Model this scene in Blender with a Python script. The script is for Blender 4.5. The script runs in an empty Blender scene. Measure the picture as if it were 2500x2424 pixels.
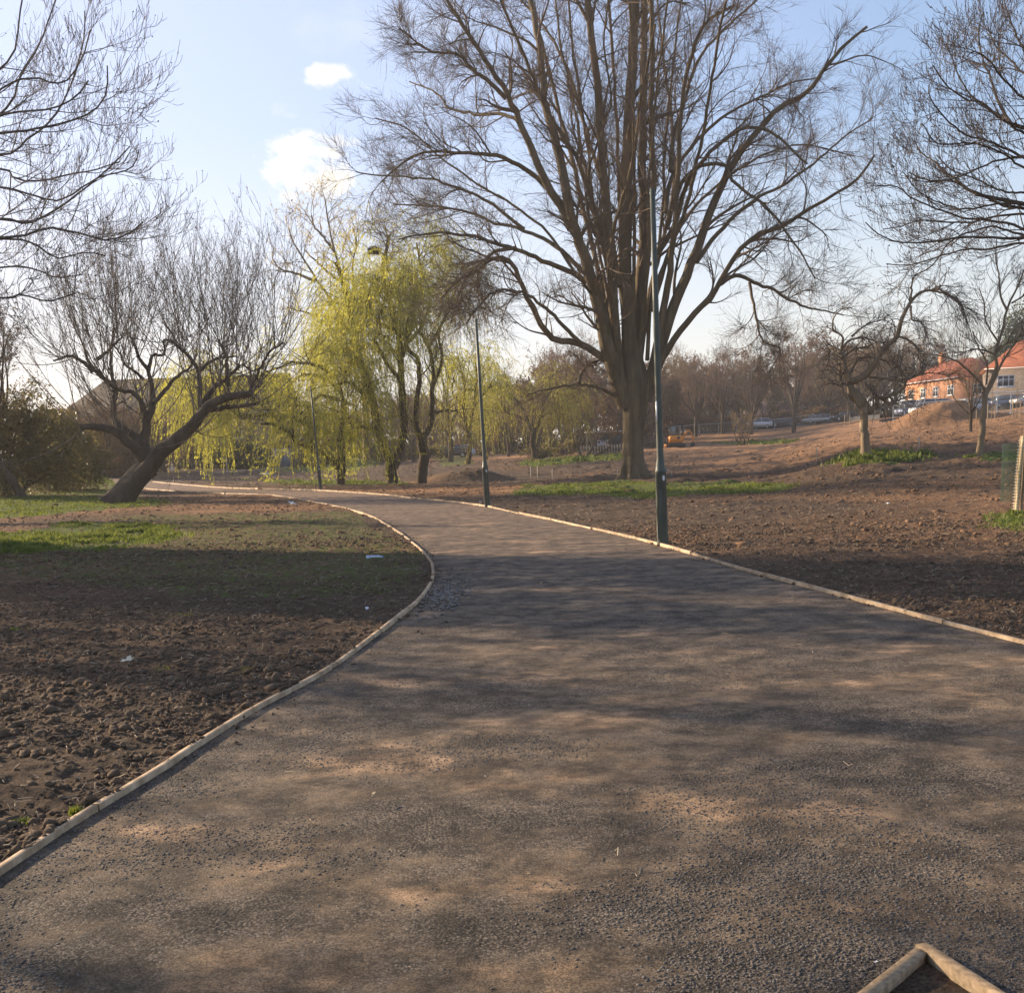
import bpy, math
import numpy as np
from mathutils import Matrix, Vector
R_ = math.radians
scene = bpy.context.scene
# ------------------------------------------------------------------ camera
FPX, CX, CY = 2700.0, 1250.0, 1538.0          # focal length and principal point in photo pixels
PITCH, ROLL, EYE = R_(9.0), R_(-2.0), 1.6
cam_d = bpy.data.cameras.new("camera"); cam = bpy.data.objects.new("camera", cam_d)
scene.collection.objects.link(cam)
cam_d.sensor_width = 36; cam_d.lens = 36 * FPX / 2500
cam_d.shift_y = (CY - 1212.0) / 2500
cam_d.clip_start = 0.05; cam_d.clip_end = 3000
CM = Matrix.Translation((0, 0, EYE)) @ Matrix.Rotation(math.pi / 2 - PITCH, 4, 'X') @ Matrix.Rotation(ROLL, 4, 'Z')
cam.matrix_world = CM
scene.camera = cam
CR = np.array(CM.to_3x3())
# ------------------------------------------------------------------ light
SUN_EL, SUN_AZ = 19.0, 60.0                    # azimuth: degrees to the left of the view direction (+Y)
SKY_STRENGTH, SUN_STRENGTH, EXPOSURE = 0.11, 5.0, 1.06
sd = np.array([-math.sin(R_(SUN_AZ)) * math.cos(R_(SUN_EL)), math.cos(R_(SUN_AZ)) * math.cos(R_(SUN_EL)), math.sin(R_(SUN_EL))])
sl = bpy.data.lights.new("sun", 'SUN'); sl.energy = SUN_STRENGTH; sl.angle = R_(0.5); sl.color = (1.0, 0.79, 0.55)
so = bpy.data.objects.new("sun", sl); scene.collection.objects.link(so)
so.rotation_euler = Vector(-sd).to_track_quat('-Z', 'Y').to_euler()
w = bpy.data.worlds.new("World"); scene.world = w; w.use_nodes = True
nt = w.node_tree; nt.nodes.clear()
def N(tree, typ, **kw):
    n = tree.nodes.new(typ)
    for k, v in kw.items():
        if k in n.inputs.keys() if hasattr(n.inputs, 'keys') else False: n.inputs[k].default_value = v
        else: setattr(n, k, v)
    return n
sky = N(nt, 'ShaderNodeTexSky', sky_type='NISHITA', sun_disc=False)
sky.sun_elevation = R_(SUN_EL); sky.sun_rotation = R_(-SUN_AZ)
sky.air_density = 1.0; sky.dust_density = 1.3; sky.ozone_density = 2.6
# small white clouds: noise-edged patches round fixed compass directions
tc = N(nt, 'ShaderNodeTexCoord')
nz = N(nt, 'ShaderNodeTexNoise'); nz.inputs['Scale'].default_value = 22; nz.inputs['Detail'].default_value = 9; nz.inputs['Roughness'].default_value = .62
mp = N(nt, 'ShaderNodeMapping'); mp.inputs['Scale'].default_value = (1, 1, 1.7)
nt.links.new(tc.outputs['Generated'], mp.inputs[0]); nt.links.new(mp.outputs[0], nz.inputs['Vector'])
def raydir(px, py):
    l = np.array([(px - CX) / FPX, -(py - CY) / FPX, -1.0])
    return CR @ l
prev = None
def M(op, a=None, b=None, tree=nt):
    m = tree.nodes.new('ShaderNodeMath'); m.operation = op
    for i, v in enumerate((a, b)):
        if v is None: continue
        if isinstance(v, (int, float)): m.inputs[i].default_value = v
        else: tree.links.new(v, m.inputs[i])
    return m.outputs[0]
for (px, py, rx, ry, st) in [(725, 408, 122, 76, 1.0), (815, 345, 70, 16, .7), (812, 192, 72, 30, .9), (870, 205, 50, 16, .6), (690, 268, 45, 20, .25), (1000, 60, 300, 60, .10)]:
    d = raydir(px, py); d /= np.linalg.norm(d)
    rt = np.cross(d, (0, 0, 1)); rt /= np.linalg.norm(rt); up = np.cross(rt, d)
    def dot(v):
        n = nt.nodes.new('ShaderNodeVectorMath'); n.operation = 'DOT_PRODUCT'
        nt.links.new(tc.outputs['Generated'], n.inputs[0]); n.inputs[1].default_value = tuple(v); return n.outputs['Value']
    a = M('MULTIPLY', dot(rt), FPX / rx); b = M('MULTIPLY', dot(up), FPX / ry)
    r2 = M('ADD', M('POWER', M('ABSOLUTE', a), 3.0), M('POWER', M('ABSOLUTE', b), 3.0))
    fr = M('GREATER_THAN', dot(d), 0.0)
    e = M('SUBTRACT', M('SUBTRACT', 1.0, r2), M('MULTIPLY', M('SUBTRACT', 0.56, nz.outputs['Fac']), 6.0))
    e2 = M('MULTIPLY', e, .8); e2.node.use_clamp = True
    v = M('MULTIPLY', M('MULTIPLY', e2, st), fr)
    prev = v if prev is None else M('MAXIMUM', prev, v)
mixc = N(nt, 'ShaderNodeMix', data_type='RGBA'); nt.links.new(prev, mixc.inputs['Factor'])
# thin high veil, whitens the sky towards the sun side
veil = N(nt, 'ShaderNodeMix', data_type='RGBA')
vd = nt.nodes.new('ShaderNodeVectorMath'); vd.operation = 'DOT_PRODUCT'; nt.links.new(tc.outputs['Generated'], vd.inputs[0])
vdir = np.array([-.62, .76, .20]); vdir /= np.linalg.norm(vdir); vd.inputs[1].default_value = tuple(vdir)
vr = N(nt, 'ShaderNodeMapRange'); vr.inputs['From Min'].default_value = .55; vr.inputs['From Max'].default_value = 1.0; vr.inputs['To Min'].default_value = .2; vr.inputs['To Max'].default_value = .75
nt.links.new(vd.outputs['Value'], vr.inputs['Value']); nt.links.new(vr.outputs[0], veil.inputs['Factor'])
nt.links.new(sky.outputs[0], veil.inputs['A']); veil.inputs['B'].default_value = (3.3, 3.6, 4.9, 1)
warm = N(nt, 'ShaderNodeMix', data_type='RGBA'); sx = N(nt, 'ShaderNodeSeparateXYZ'); nt.links.new(tc.outputs['Generated'], sx.inputs[0])
wr_ = N(nt, 'ShaderNodeMapRange'); wr_.inputs['From Min'].default_value = .02; wr_.inputs['From Max'].default_value = .26; wr_.inputs['To Min'].default_value = .8; wr_.inputs['To Max'].default_value = 0; nt.links.new(sx.outputs[2], wr_.inputs['Value']); nt.links.new(wr_.outputs[0], warm.inputs['Factor'])
nt.links.new(veil.outputs['Result'], warm.inputs['A']); warm.inputs['B'].default_value = (4.8, 4.5, 4.05, 1)
nt.links.new(warm.outputs['Result'], mixc.inputs['A']); mixc.inputs['B'].default_value = (6.2, 5.7, 4.8, 1)
bg = N(nt, 'ShaderNodeBackground'); bg.inputs['Strength'].default_value = SKY_STRENGTH
nt.links.new(mixc.outputs['Result'], bg.inputs['Color'])
wo = N(nt, 'ShaderNodeOutputWorld'); nt.links.new(bg.outputs[0], wo.inputs[0])
vs = scene.view_settings; vs.view_transform = 'Standard'; vs.look = 'None'; vs.exposure = EXPOSURE; vs.gamma = 1; vs.use_curve_mapping = False
scene.cycles.max_bounces = 4; scene.cycles.diffuse_bounces = 2; scene.cycles.transparent_max_bounces = 8
scene.cycles.caustics_reflective = False; scene.cycles.caustics_refractive = False

# ------------------------------------------------------------------ helpers
rng = np.random.default_rng(7)
def nrm(v, ax=-1):
    return v / (np.linalg.norm(v, axis=ax, keepdims=True) + 1e-12)
def at(px, py, Y):
    d = raydir(px, py); t = Y / d[1]
    return np.array([d[0] * t, Y, EYE + d[2] * t])
def hashn(ix, iy, s):
    h = (ix.astype(np.int64) * 374761393 + iy.astype(np.int64) * 668265263 + s * 1442695041) & 0x7fffffff
    h = ((h ^ (h >> 13)) * 1274126177) & 0x7fffffff
    h = (h ^ (h >> 16)) & 0xffff
    return h / 65535.0
def vnoise(x, y, s=0):
    ix = np.floor(x); iy = np.floor(y); fx = x - ix; fy = y - iy
    fx = fx * fx * (3 - 2 * fx); fy = fy * fy * (3 - 2 * fy)
    a = hashn(ix, iy, s); b = hashn(ix + 1, iy, s); c = hashn(ix, iy + 1, s); d = hashn(ix + 1, iy + 1, s)
    return (a * (1 - fx) + b * fx) * (1 - fy) + (c * (1 - fx) + d * fx) * fy
def fbm(x, y, sc, oct=4, s=0):
    v = 0; amp = .5; tot = 0
    for o in range(oct):
        v = v + amp * vnoise(x * sc, y * sc, s + o * 17); tot += amp; sc *= 2.03; amp *= .5
    return v / tot
# terrain: park floor level with the path, rising away and to the right
TU = np.array([-1400, -1250, -850, -450, -50, 350, 650, 862, 1050, 1250, 1400.])
TD = np.array([0, 30, 40, 50, 60, 70, 80, 90, 100, 120, 150, 190, 260, 400.])
TZ = np.array([
 [0,0,0,.15,.35,.7,1.0,1.5,2.0,2.5,3,3.5,4,5],
 [0,0,0,.15,.35,.7,1.0,1.5,2.0,2.5,3,3.5,4,5],
 [0,0,0,0,.05,.2,.4,.7,1.05,1.5,2,2.6,3.2,4],
 [0,0,0,0,0,.14,.25,.45,.7,1.1,1.6,2.2,3,4],
 [0,0,0,0,.0,-.25,-.35,.5,1.0,1.2,1.5,2.2,3,4],
 [0,0,0,0,0,.1,.25,.5,.8,1.3,2.0,4.0,5,6],
 [0,0,0,0,.1,.35,.55,.8,1.1,1.5,2.5,4.6,6,8],
 [0,0,.35,.95,1.2,1.5,1.8,2.0,2.3,3.0,4.2,5.6,7,9],
 [0,0,.4,.8,1.2,1.5,1.9,2.2,2.6,3.7,5.2,6.4,8,10],
 [0,0,.35,.75,1.3,1.9,2.4,3.0,3.7,4.6,5.7,7,9,11],
 [0,0,.4,.9,1.5,2.1,2.7,3.3,4,4.8,6,7.3,9.2,11]])
_ug = np.linspace(-1400, 1400, 141); _dg = np.linspace(0, 400, 401)
_t1 = np.array([np.interp(_dg, TD, r) for r in TZ])
_tz = np.array([np.interp(_ug, TU, _t1[:, j]) for j in range(len(_dg))]).T
for _ in range(6):
    p = np.pad(_tz, 1, mode='edge'); _tz = (p[:-2, 1:-1] + p[2:, 1:-1] + p[1:-1, :-2] + p[1:-1, 2:] + 2 * _tz) / 6
_k = int(28)
_tz[:, :_k] = 0
MOUNDS = []
def terr0(x, y):
    x = np.asarray(x, float); y = np.asarray(y, float)
    yy = np.maximum(y, 1e-3); u = np.clip(FPX * x / yy, -1400, 1399.9); d = np.clip(yy, 0, 399.9)
    fu = (u + 1400) / 20; fd = d
    i = fu.astype(int); j = fd.astype(int); a = fu - i; b = fd - j
    i1 = np.minimum(i + 1, 140); j1 = np.minimum(j + 1, 400)
    z = (_tz[i, j] * (1 - a) + _tz[i1, j] * a) * (1 - b) + (_tz[i, j1] * (1 - a) + _tz[i1, j1] * a) * b
    return np.where(y < 5, 0, z)
def terr(x, y):
    z = terr0(x, y)
    for (mx, my, rx, ry, h) in MOUNDS:
        z = z + h * np.exp(-(((np.asarray(x) - mx) / rx) ** 2 + ((np.asarray(y) - my) / ry) ** 2) ** 1.4)
    return z
MD = lambda x, y: 0
def addmound(px, D, rx, ry, h):
    p = at(px, 1100, D); MOUNDS.append((p[0], D, rx, ry, h))
addmound(2292, 104, 3.6, 3.2, 1.75); addmound(2225, 105, 5.0, 3.5, .4); addmound(2350, 106, 3.5, 3, .35)
addmound(1125, 78, 2.6, 2.5, .75); addmound(1180, 80, 2.4, 2.5, .4)
def cast(px, py, far=420):
    d = raydir(px, py); D = np.geomspace(2.0, far, 3000); t = D / d[1]
    z = EYE + d[2] * t; g = terr(d[0] * t, D); k = np.argmax(z < g)
    if not (z < g).any(): k = len(D) - 1
    return np.array([d[0] * t[k], D[k], g[k]])
def ground(px, D):
    """point on the ground at distance D under photo column px"""
    H = 1110 - .035 * (px - 1250); x = at(px, H, D)[0]
    z = float(terr(x, D))
    for _ in range(3):
        py = H - (z - EYE) / D * FPX; x = at(px, py, D)[0]; z = float(terr(x, D))
    return np.array([x, D, z])
def inpoly(x, y, poly):
    poly = np.asarray(poly); c = np.zeros(x.shape, bool); n = len(poly)
    for i in range(n):
        x0, y0 = poly[i][:2]; x1, y1 = poly[(i + 1) % n][:2]
        if y0 == y1: continue
        k = ((y0 > y) != (y1 > y)) & (x < (x1 - x0) * (y - y0) / (y1 - y0) + x0); c ^= k
    return c
def spline(P, n):
    P = np.asarray(P, float)
    if len(P) == 2: return P[0] + (P[1] - P[0]) * np.linspace(0, 1, n)[:, None]
    Q = np.vstack([2 * P[0] - P[1], P, 2 * P[-1] - P[-2]])
    L = np.r_[0, np.cumsum(np.linalg.norm(np.diff(P, axis=0), axis=1))]; t = np.linspace(0, L[-1], n)
    k = np.clip(np.searchsorted(L, t, side='right') - 1, 0, len(P) - 2)
    u = ((t - L[k]) / (L[k + 1] - L[k] + 1e-9))[:, None]
    p0, p1, p2, p3 = Q[k], Q[k + 1], Q[k + 2], Q[k + 3]
    return .5 * (2 * p1 + (p2 - p0) * u + (2 * p0 - 5 * p1 + 4 * p2 - p3) * u ** 2 + (3 * p1 - p0 - 3 * p2 + p3) * u ** 3)

# ---- mesh accumulation
class MB:
    def __init__(s): s.v = []; s.q = []; s.t = []; s.n = 0
    def add(s, v, q=None, t=None):
        v = np.asarray(v, float).reshape(-1, 3)
        if q is not None and len(q): s.q.append(np.asarray(q, np.int64).reshape(-1, 4) + s.n)
        if t is not None and len(t): s.t.append(np.asarray(t, np.int64).reshape(-1, 3) + s.n)
        s.v.append(v); s.n += len(v); return s
    def tubes(s, pts, rad, S=4):
        N_, P = pts.shape[:2]; T = nrm(np.gradient(pts, axis=1)); m = nrm(T.mean(1))
        ref = np.where(np.abs(m[:, 2:3]) < .8, np.array([[0, 0, 1.]]), np.array([[1., 0, 0]]))[:, None, :]
        a = nrm(np.cross(T, np.broadcast_to(ref, T.shape))); b = np.cross(T, a)
        th = np.arange(S) / S * 2 * np.pi; c, sn = np.cos(th), np.sin(th)
        V = pts[:, :, None, :] + rad[:, :, None, None] * (a[:, :, None, :] * c[None, None, :, None] + b[:, :, None, :] * sn[None, None, :, None])
        base = (np.arange(N_) * P * S)[:, None, None] + (np.arange(P - 1) * S)[None, :, None]; k = np.arange(S)[None, None, :]; k1 = (k + 1) % S
        q = np.stack([base + k, base + k1, base + S + k1, base + S + k], -1).reshape(-1, 4)
        return s.add(V.reshape(-1, 3), q)
    def tube(s, pts, r, S=8, n=None):
        pts = np.asarray(pts, float)
        if n: pts = spline(pts, n)
        r = np.interp(np.linspace(0, 1, len(pts)), np.linspace(0, 1, len(np.atleast_1d(r))), np.atleast_1d(r)) if len(np.atleast_1d(r)) > 1 else np.full(len(pts), float(np.atleast_1d(r)[0]))
        base = s.n; s.tubes(pts[None], r[None], S)
        for e, k in ((0, base), (len(pts) - 1, base + (len(pts) - 1) * S)):
            c = s.n; s.add(pts[e][None]); 
            i = np.arange(S); f = np.stack([np.full(S, c), k + i, k + (i + 1) % S], -1) - s.n
            s.t.append(f + s.n)
        return s
    def box(s, c, size, rz=0, ax=None):
        hx, hy, hz = np.array(size) / 2
        v = np.array([[x, y, z] for z in (-hz, hz) for y in (-hy, hy) for x in (-hx, hx)])
        if ax is not None: v = v @ np.asarray(ax)
        elif rz: cs, sn = math.cos(rz), math.sin(rz); v = v @ np.array([[cs, sn, 0], [-sn, cs, 0], [0, 0, 1]])
        return s.add(v + np.asarray(c), [[0, 2, 3, 1], [4, 5, 7, 6], [0, 1, 5, 4], [2, 6, 7, 3], [0, 4, 6, 2], [1, 3, 7, 5]])
    def lathe(s, prof, c=(0, 0, 0), S=20, axis=2):
        prof = np.asarray(prof, float); th = np.arange(S) / S * 2 * np.pi
        V = np.stack([prof[:, :1] * np.cos(th), prof[:, :1] * np.sin(th), np.repeat(prof[:, 1:], S, 1)], -1)
        if axis == 0: V = V[..., [2, 0, 1]]
        if axis == 1: V = V[..., [0, 2, 1]]
        P = len(prof); b = (np.arange(P - 1) * S)[:, None]; k = np.arange(S)[None]; k1 = (k + 1) % S
        return s.add(V.reshape(-1, 3) + np.asarray(c), np.stack([b + k, b + k1, b + S + k1, b + S + k], -1).reshape(-1, 4))
    def prism(s, poly, y0, y1):
        """poly in (x,z), extruded along y"""
        n = len(poly); v = [[p[0], y0, p[1]] for p in poly] + [[p[0], y1, p[1]] for p in poly]
        q = [[i, (i + 1) % n, n + (i + 1) % n, n + i] for i in range(n)]
        cx = np.mean([p[0] for p in poly]); cz = np.mean([p[1] for p in poly])
        v += [[cx, y0, cz], [cx, y1, cz]]
        t = [[i, 2 * n, (i + 1) % n] for i in range(n)] + [[n + i, n + (i + 1) % n, 2 * n + 1] for i in range(n)]
        return s.add(v, q, t)
    def build(s, name, mat, parent=None, loc=None, smooth=False):
        V = np.concatenate(s.v) if s.v else np.zeros((0, 3))
        if loc is not None: V = V - np.asarray(loc)
        q = np.concatenate(s.q) if s.q else np.zeros((0, 4), np.int64); t = np.concatenate(s.t) if s.t else np.zeros((0, 3), np.int64)
        me = bpy.data.meshes.new(name); me.vertices.add(len(V)); me.vertices.foreach_set('co', V.astype(np.float32).ravel())
        nl = q.size + t.size; me.loops.add(nl); me.loops.foreach_set('vertex_index', np.concatenate([q.ravel(), t.ravel()]).astype(np.int32))
        me.polygons.add(len(q) + len(t)); st = np.concatenate([np.arange(len(q)) * 4, q.size + np.arange(len(t)) * 3])
        me.polygons.foreach_set('loop_start', st.astype(np.int32))
        if smooth: me.polygons.foreach_set('use_smooth', np.ones(len(q) + len(t), bool))
        me.update(calc_edges=True)
        if mat: me.materials.append(mat)
        o = bpy.data.objects.new(name, me); scene.collection.objects.link(o)
        if parent is not None: o.parent = parent
        elif loc is not None: o.location = tuple(loc)
        return o
def tag(o, label=None, cat=None, group=None, kind=None):
    if label: o['label'] = label
    if cat: o['category'] = cat
    if group: o['group'] = group
    if kind: o['kind'] = kind
    return o
def thing(name, label, cat, loc=(0, 0, 0), group=None, rz=0):
    o = bpy.data.objects.new(name, None); scene.collection.objects.link(o); o.location = tuple(map(float, loc)); o.rotation_euler = (0, 0, rz)
    o.empty_display_size = .3
    return tag(o, label, cat, group)

# ------------------------------------------------------------------ materials
def mat(name, col, rough=.8, spec=.3, metal=0, var=None, vscale=3, bump=0, bscale=20, detail=5, trans=0, coords='Object', stretch=None, rand=0):
    m = bpy.data.materials.new(name); m.use_nodes = True; t = m.node_tree; b = t.nodes['Principled BSDF']
    b.inputs['Base Color'].default_value = (*col, 1); b.inputs['Roughness'].default_value = rough; b.inputs['Specular IOR Level'].default_value = spec; b.inputs['Metallic'].default_value = metal
    c = N(t, 'ShaderNodeTexCoord'); src = c.outputs[coords]
    if stretch:
        mm = N(t, 'ShaderNodeMapping'); mm.inputs['Scale'].default_value = stretch; t.links.new(src, mm.inputs[0]); src = mm.outputs[0]
    colout = None
    if var is not None:
        n = N(t, 'ShaderNodeTexNoise'); n.inputs['Scale'].default_value = vscale; n.inputs['Detail'].default_value = detail; n.inputs['Roughness'].default_value = .65
        t.links.new(src, n.inputs['Vector'])
        r = N(t, 'ShaderNodeValToRGB'); r.color_ramp.elements[0].position = .34; r.color_ramp.elements[1].position = .66
        r.color_ramp.elements[0].color = (*col, 1); r.color_ramp.elements[1].color = (*var, 1)
        t.links.new(n.outputs['Fac'], r.inputs['Fac']); t.links.new(r.outputs[0], b.inputs['Base Color']); colout = r.outputs[0]
    if bump:
        n2 = N(t, 'ShaderNodeTexNoise'); n2.inputs['Scale'].default_value = bscale; n2.inputs['Detail'].default_value = 6; n2.inputs['Roughness'].default_value = .7
        t.links.new(src, n2.inputs['Vector']); bp = N(t, 'ShaderNodeBump'); bp.inputs['Strength'].default_value = 1; bp.inputs['Distance'].default_value = bump
        t.links.new(n2.outputs['Fac'], bp.inputs['Height']); t.links.new(bp.outputs[0], b.inputs['Normal'])
    if rand:
        oi = N(t, 'ShaderNodeObjectInfo'); rr_ = N(t, 'ShaderNodeMapRange'); rr_.inputs['To Min'].default_value = 1 - rand; rr_.inputs['To Max'].default_value = 1.12; t.links.new(oi.outputs['Random'], rr_.inputs['Value'])
        g = N(t, 'ShaderNodeMix', data_type='RGBA', blend_type='MULTIPLY'); g.inputs['Factor'].default_value = 1; t.links.new(colout, g.inputs['A']); cc = N(t, 'ShaderNodeCombineColor')
        for q_ in range(3): t.links.new(rr_.outputs[0], cc.inputs[q_])
        t.links.new(cc.outputs[0], g.inputs['B']); t.links.new(g.outputs['Result'], b.inputs['Base Color'])
    if trans:
        tr = N(t, 'ShaderNodeBsdfTranslucent'); tr.inputs['Color'].default_value = (*[min(1, x * 1.6) for x in (var or col)], 1)
        if colout:
            g = N(t, 'ShaderNodeMix', data_type='RGBA', blend_type='MULTIPLY'); g.inputs['Factor'].default_value = 1; t.links.new(colout, g.inputs['A']); g.inputs['B'].default_value = (1.7, 1.6, 1.2, 1); t.links.new(g.outputs['Result'], tr.inputs['Color'])
        mx = N(t, 'ShaderNodeMixShader'); mx.inputs[0].default_value = trans
        t.links.new(b.outputs[0], mx.inputs[1]); t.links.new(tr.outputs[0], mx.inputs[2]); t.links.new(mx.outputs[0], t.nodes['Material Output'].inputs['Surface'])
    return m
BK = {}
BK['lime'] = mat('lime_bark', (.11, .086, .055), .9, .15, var=(.22, .168, .105), vscale=2.5, bump=.12, bscale=9, stretch=(1, 1, .16))
BK['limetwig'] = mat('lime_twig', (.11, .080, .058), .85, .2, var=(.19, .14, .10), vscale=.8)
BK['dark'] = mat('dark_bark', (.055, .042, .032), .9, .15, var=(.10, .08, .06), vscale=3, bump=.05, bscale=7, stretch=(1, 1, .35))
BK['twig'] = mat('grey_twig', (.085, .07, .058), .85, .2, var=(.15, .12, .10), vscale=1)
BK['pale'] = mat('sky_glare_twig', (.17, .145, .125), .85, .2, var=(.26, .22, .19), vscale=1)  # lighter copy of the grey twig, bright-sky glare put into the colour
BK['brown'] = mat('brown_twig', (.14, .098, .068), .9, .1, var=(.26, .18, .13), vscale=.5)
BK['tan'] = mat('tan_twig', (.22, .16, .09), .9, .1, var=(.33, .26, .15), vscale=.6)
BK['young'] = mat('young_bark', (.17, .125, .08), .85, .2, var=(.26, .20, .13), vscale=4, bump=.02, bscale=15, stretch=(1, 1, .3))
BK['willow'] = mat('willow_bark', (.06, .045, .034), .95, .1, var=(.11, .085, .06), vscale=3, bump=.06, bscale=5, stretch=(1, 1, .3))
LF = {}
LF['willow'] = mat('willow_leaf', (.19, .22, .04), .6, .3, var=(.54, .52, .10), vscale=.8, trans=.55)
LF['willow2'] = mat('willow_leaf_far', (.19, .19, .05), .6, .3, var=(.34, .31, .07), vscale=.45, trans=.45)
LF['catkin'] = mat('pale_catkin', (.40, .34, .20), .8, .2, var=(.52, .44, .26), vscale=.6, trans=.4)
LF['ever'] = mat('evergreen_leaf', (.085, .075, .028), .5, .3, var=(.20, .165, .06), vscale=1.2, trans=.35)
LF['conifer'] = mat('conifer_leaf', (.03, .05, .02), .7, .3, var=(.07, .085, .03), vscale=.8, trans=.1)
LF['dead'] = mat('dead_leaf', (.10, .065, .035), .8, .2, var=(.19, .12, .07), vscale=.8, trans=.2)
LF['rust'] = mat('rusty_bud', (.17, .105, .075), .8, .2, var=(.26, .17, .12), vscale=.4, trans=.2)
LF['grass'] = mat('grass_blade', (.08, .11, .02), .7, .2, var=(.19, .22, .04), vscale=2.6, trans=.3)
LF['weed'] = mat('weed_leaf', (.075, .105, .025), .7, .2, var=(.19, .22, .055), vscale=2.2, trans=.3)
# ------------------------------------------------------------------ ground and path
def pxw(pts): return np.array([cast(*p) for p in pts])
S1 = 1 / .784
def big(l): return [(a * S1, b * S1) for a, b in l]
left_near = big([(0, 1672), (60, 1632), (130, 1585), (240, 1518), (310, 1475), (400, 1415), (500, 1355), (620, 1290), (700, 1232), (760, 1185), (800, 1152), (822, 1122), (829, 1097), (820, 1072), (790, 1042), (750, 1012), (700, 986), (640, 970), (560, 955)])
left_far = [(690, 1214), (640, 1209), (540, 1206), (485, 1203), (391, 1197.5), (346, 1193.5)]
right_far = [(371, 1177), (395, 1179), (423, 1182), (517, 1190), (600, 1194), (700, 1196), (785, 1199), (912, 1207), (1021, 1219)]
right_near = big([(800, 956), (865, 961.5), (930, 970), (1000, 985), (1100, 1006), (1260, 1043), (1400, 1085), (1560, 1128), (1700, 1165), (1800, 1192), (1960, 1232)])
LE = pxw(left_near); LF_ = pxw(left_far); RF = pxw(right_far); RN = pxw(right_near)
d0 = nrm((LE[0] - LE[2])[None])[0]; LE = np.vstack([LE[0] + d0 * 6, LE[0] + d0 * 2, LE])
d1 = nrm((RN[-1] - RN[-3])[None])[0]; RN = np.vstack([RN, RN[-1] + d1 * 3, RN[-1] + d1 * 9])
for A in (LE, RN): A[:, 2] = 0
leftE = spline(np.vstack([LE, LF_]), 700); rightE = spline(np.vstack([RF, RN[1:]]), 700)
leftE[:, 2] = terr(leftE[:, 0], leftE[:, 1]); rightE[:, 2] = terr(rightE[:, 0], rightE[:, 1])
far_l = pxw([(300, 1170), (330, 1160), (180, 1150)]); far_l2 = pxw([(250, 1152), (330, 1190)])
APEX = cast(2258, 2332); wl = nrm((cast(2138, 2430) - APEX)[None])[0]; wr = nrm((cast(2404, 2430) - APEX)[None])[0]
wedge = np.array([APEX, APEX + wr * 9, APEX + np.array([1.5, -9, 0]), APEX + wl * 9])[:, :2]
path_poly = np.vstack([leftE[:, :2], pxw([(300, 1188), (235, 1152), (300, 1152), (340, 1168)])[:, :2], rightE[:, :2], [[40, rightE[-1, 1] - 3], [40, -14], [leftE[0, 0], -14]]])
fine = np.linspace(R_(-31), R_(31), 900); coarse = np.linspace(R_(31), R_(329), 70)[1:-1]
ang = np.r_[fine, coarse]; NA = len(ang)
rad_ = np.r_[np.geomspace(.4, 2.6, 12)[:-1], np.geomspace(2.6, 130, 900), np.geomspace(130, 1500, 90)[1:]]; NR = len(rad_)
# radial rows are distances along +Y inside the view fan (circles elsewhere)
AA, RR = np.meshgrid(ang, rad_); X = RR * np.sin(AA); Y = RR * np.cos(AA)
Z = terr(X, Y)
onpath = inpoly(X.ravel(), Y.ravel(), path_poly).reshape(X.shape) & ~inpoly(X.ravel(), Y.ravel(), wedge).reshape(X.shape)
GREEN = [  # photo-traced patches of grass, (weight, polygon)
 (.7, [(-250, 1362), (0, 1352), (-100, 1325), (60, 1300), (150, 1280), (330, 1278), (405, 1300), (390, 1325), (250, 1345)]),
 (1.0, [(-400, 1146), (0, 1148), (150, 1151), (330, 1160), (300, 1184), (150, 1188), (-400, 1192)]),
 (1.0, [(-400, 1212), (200, 1214), (300, 1216), (390, 1224), (430, 1231), (250, 1245), (50, 1266), (-400, 1290)]),
 (.5, [(-400, 1190), (330, 1185), (330, 1214), (-400, 1214)]),
 (.6, [(1240, 1203), (1280, 1190), (1500, 1178), (1640, 1183), (1800, 1178), (1950, 1186), (1900, 1200), (1700, 1210), (1560, 1218), (1430, 1208), (1300, 1212)]),
 (.7, [(2040, 1132), (2080, 1114), (2200, 1108), (2270, 1115), (2180, 1129), (2090, 1136)]),
 (.8, [(2360, 1128), (2400, 1113), (2560, 1106), (2560, 1120), (2420, 1132)]),
 (.8, [(1745, 1083), (1860, 1076), (1950, 1078), (1850, 1087)]),
 (.7, [(2420, 1262), (2560, 1250), (2560, 1310), (2440, 1290)]),
 (.38, [(230, 1262), (850, 1250), (1045, 1360), (1000, 1450), (700, 1470), (300, 1440), (-100, 1400), (-100, 1360), (300, 1345), (430, 1300)]),
 (.7, [(1250, 1132), (1400, 1118), (1530, 1108), (1530, 1122), (1300, 1142)]),
 (.6, [(560, 1125), (800, 1106), (950, 1120), (880, 1150), (600, 1150)]),
 (.6, [(650, 1172), (760, 1170), (1000, 1176), (1000, 1184), (760, 1186), (660, 1182)]),
 (.5, [(1050, 1118), (1150, 1112), (1160, 1135), (1080, 1140)]),
]
GP = [(wt, np.array([cast(*p)[:2] for p in poly])) for wt, poly in GREEN]
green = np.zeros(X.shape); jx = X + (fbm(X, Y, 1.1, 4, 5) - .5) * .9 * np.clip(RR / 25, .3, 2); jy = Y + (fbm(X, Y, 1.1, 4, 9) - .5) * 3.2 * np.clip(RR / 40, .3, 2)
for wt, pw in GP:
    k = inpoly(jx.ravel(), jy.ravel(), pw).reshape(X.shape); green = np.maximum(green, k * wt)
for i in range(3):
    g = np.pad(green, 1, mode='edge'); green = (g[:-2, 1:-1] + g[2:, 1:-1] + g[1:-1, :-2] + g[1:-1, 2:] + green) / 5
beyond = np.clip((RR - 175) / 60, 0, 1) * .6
green = np.maximum(green, beyond)
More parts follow.
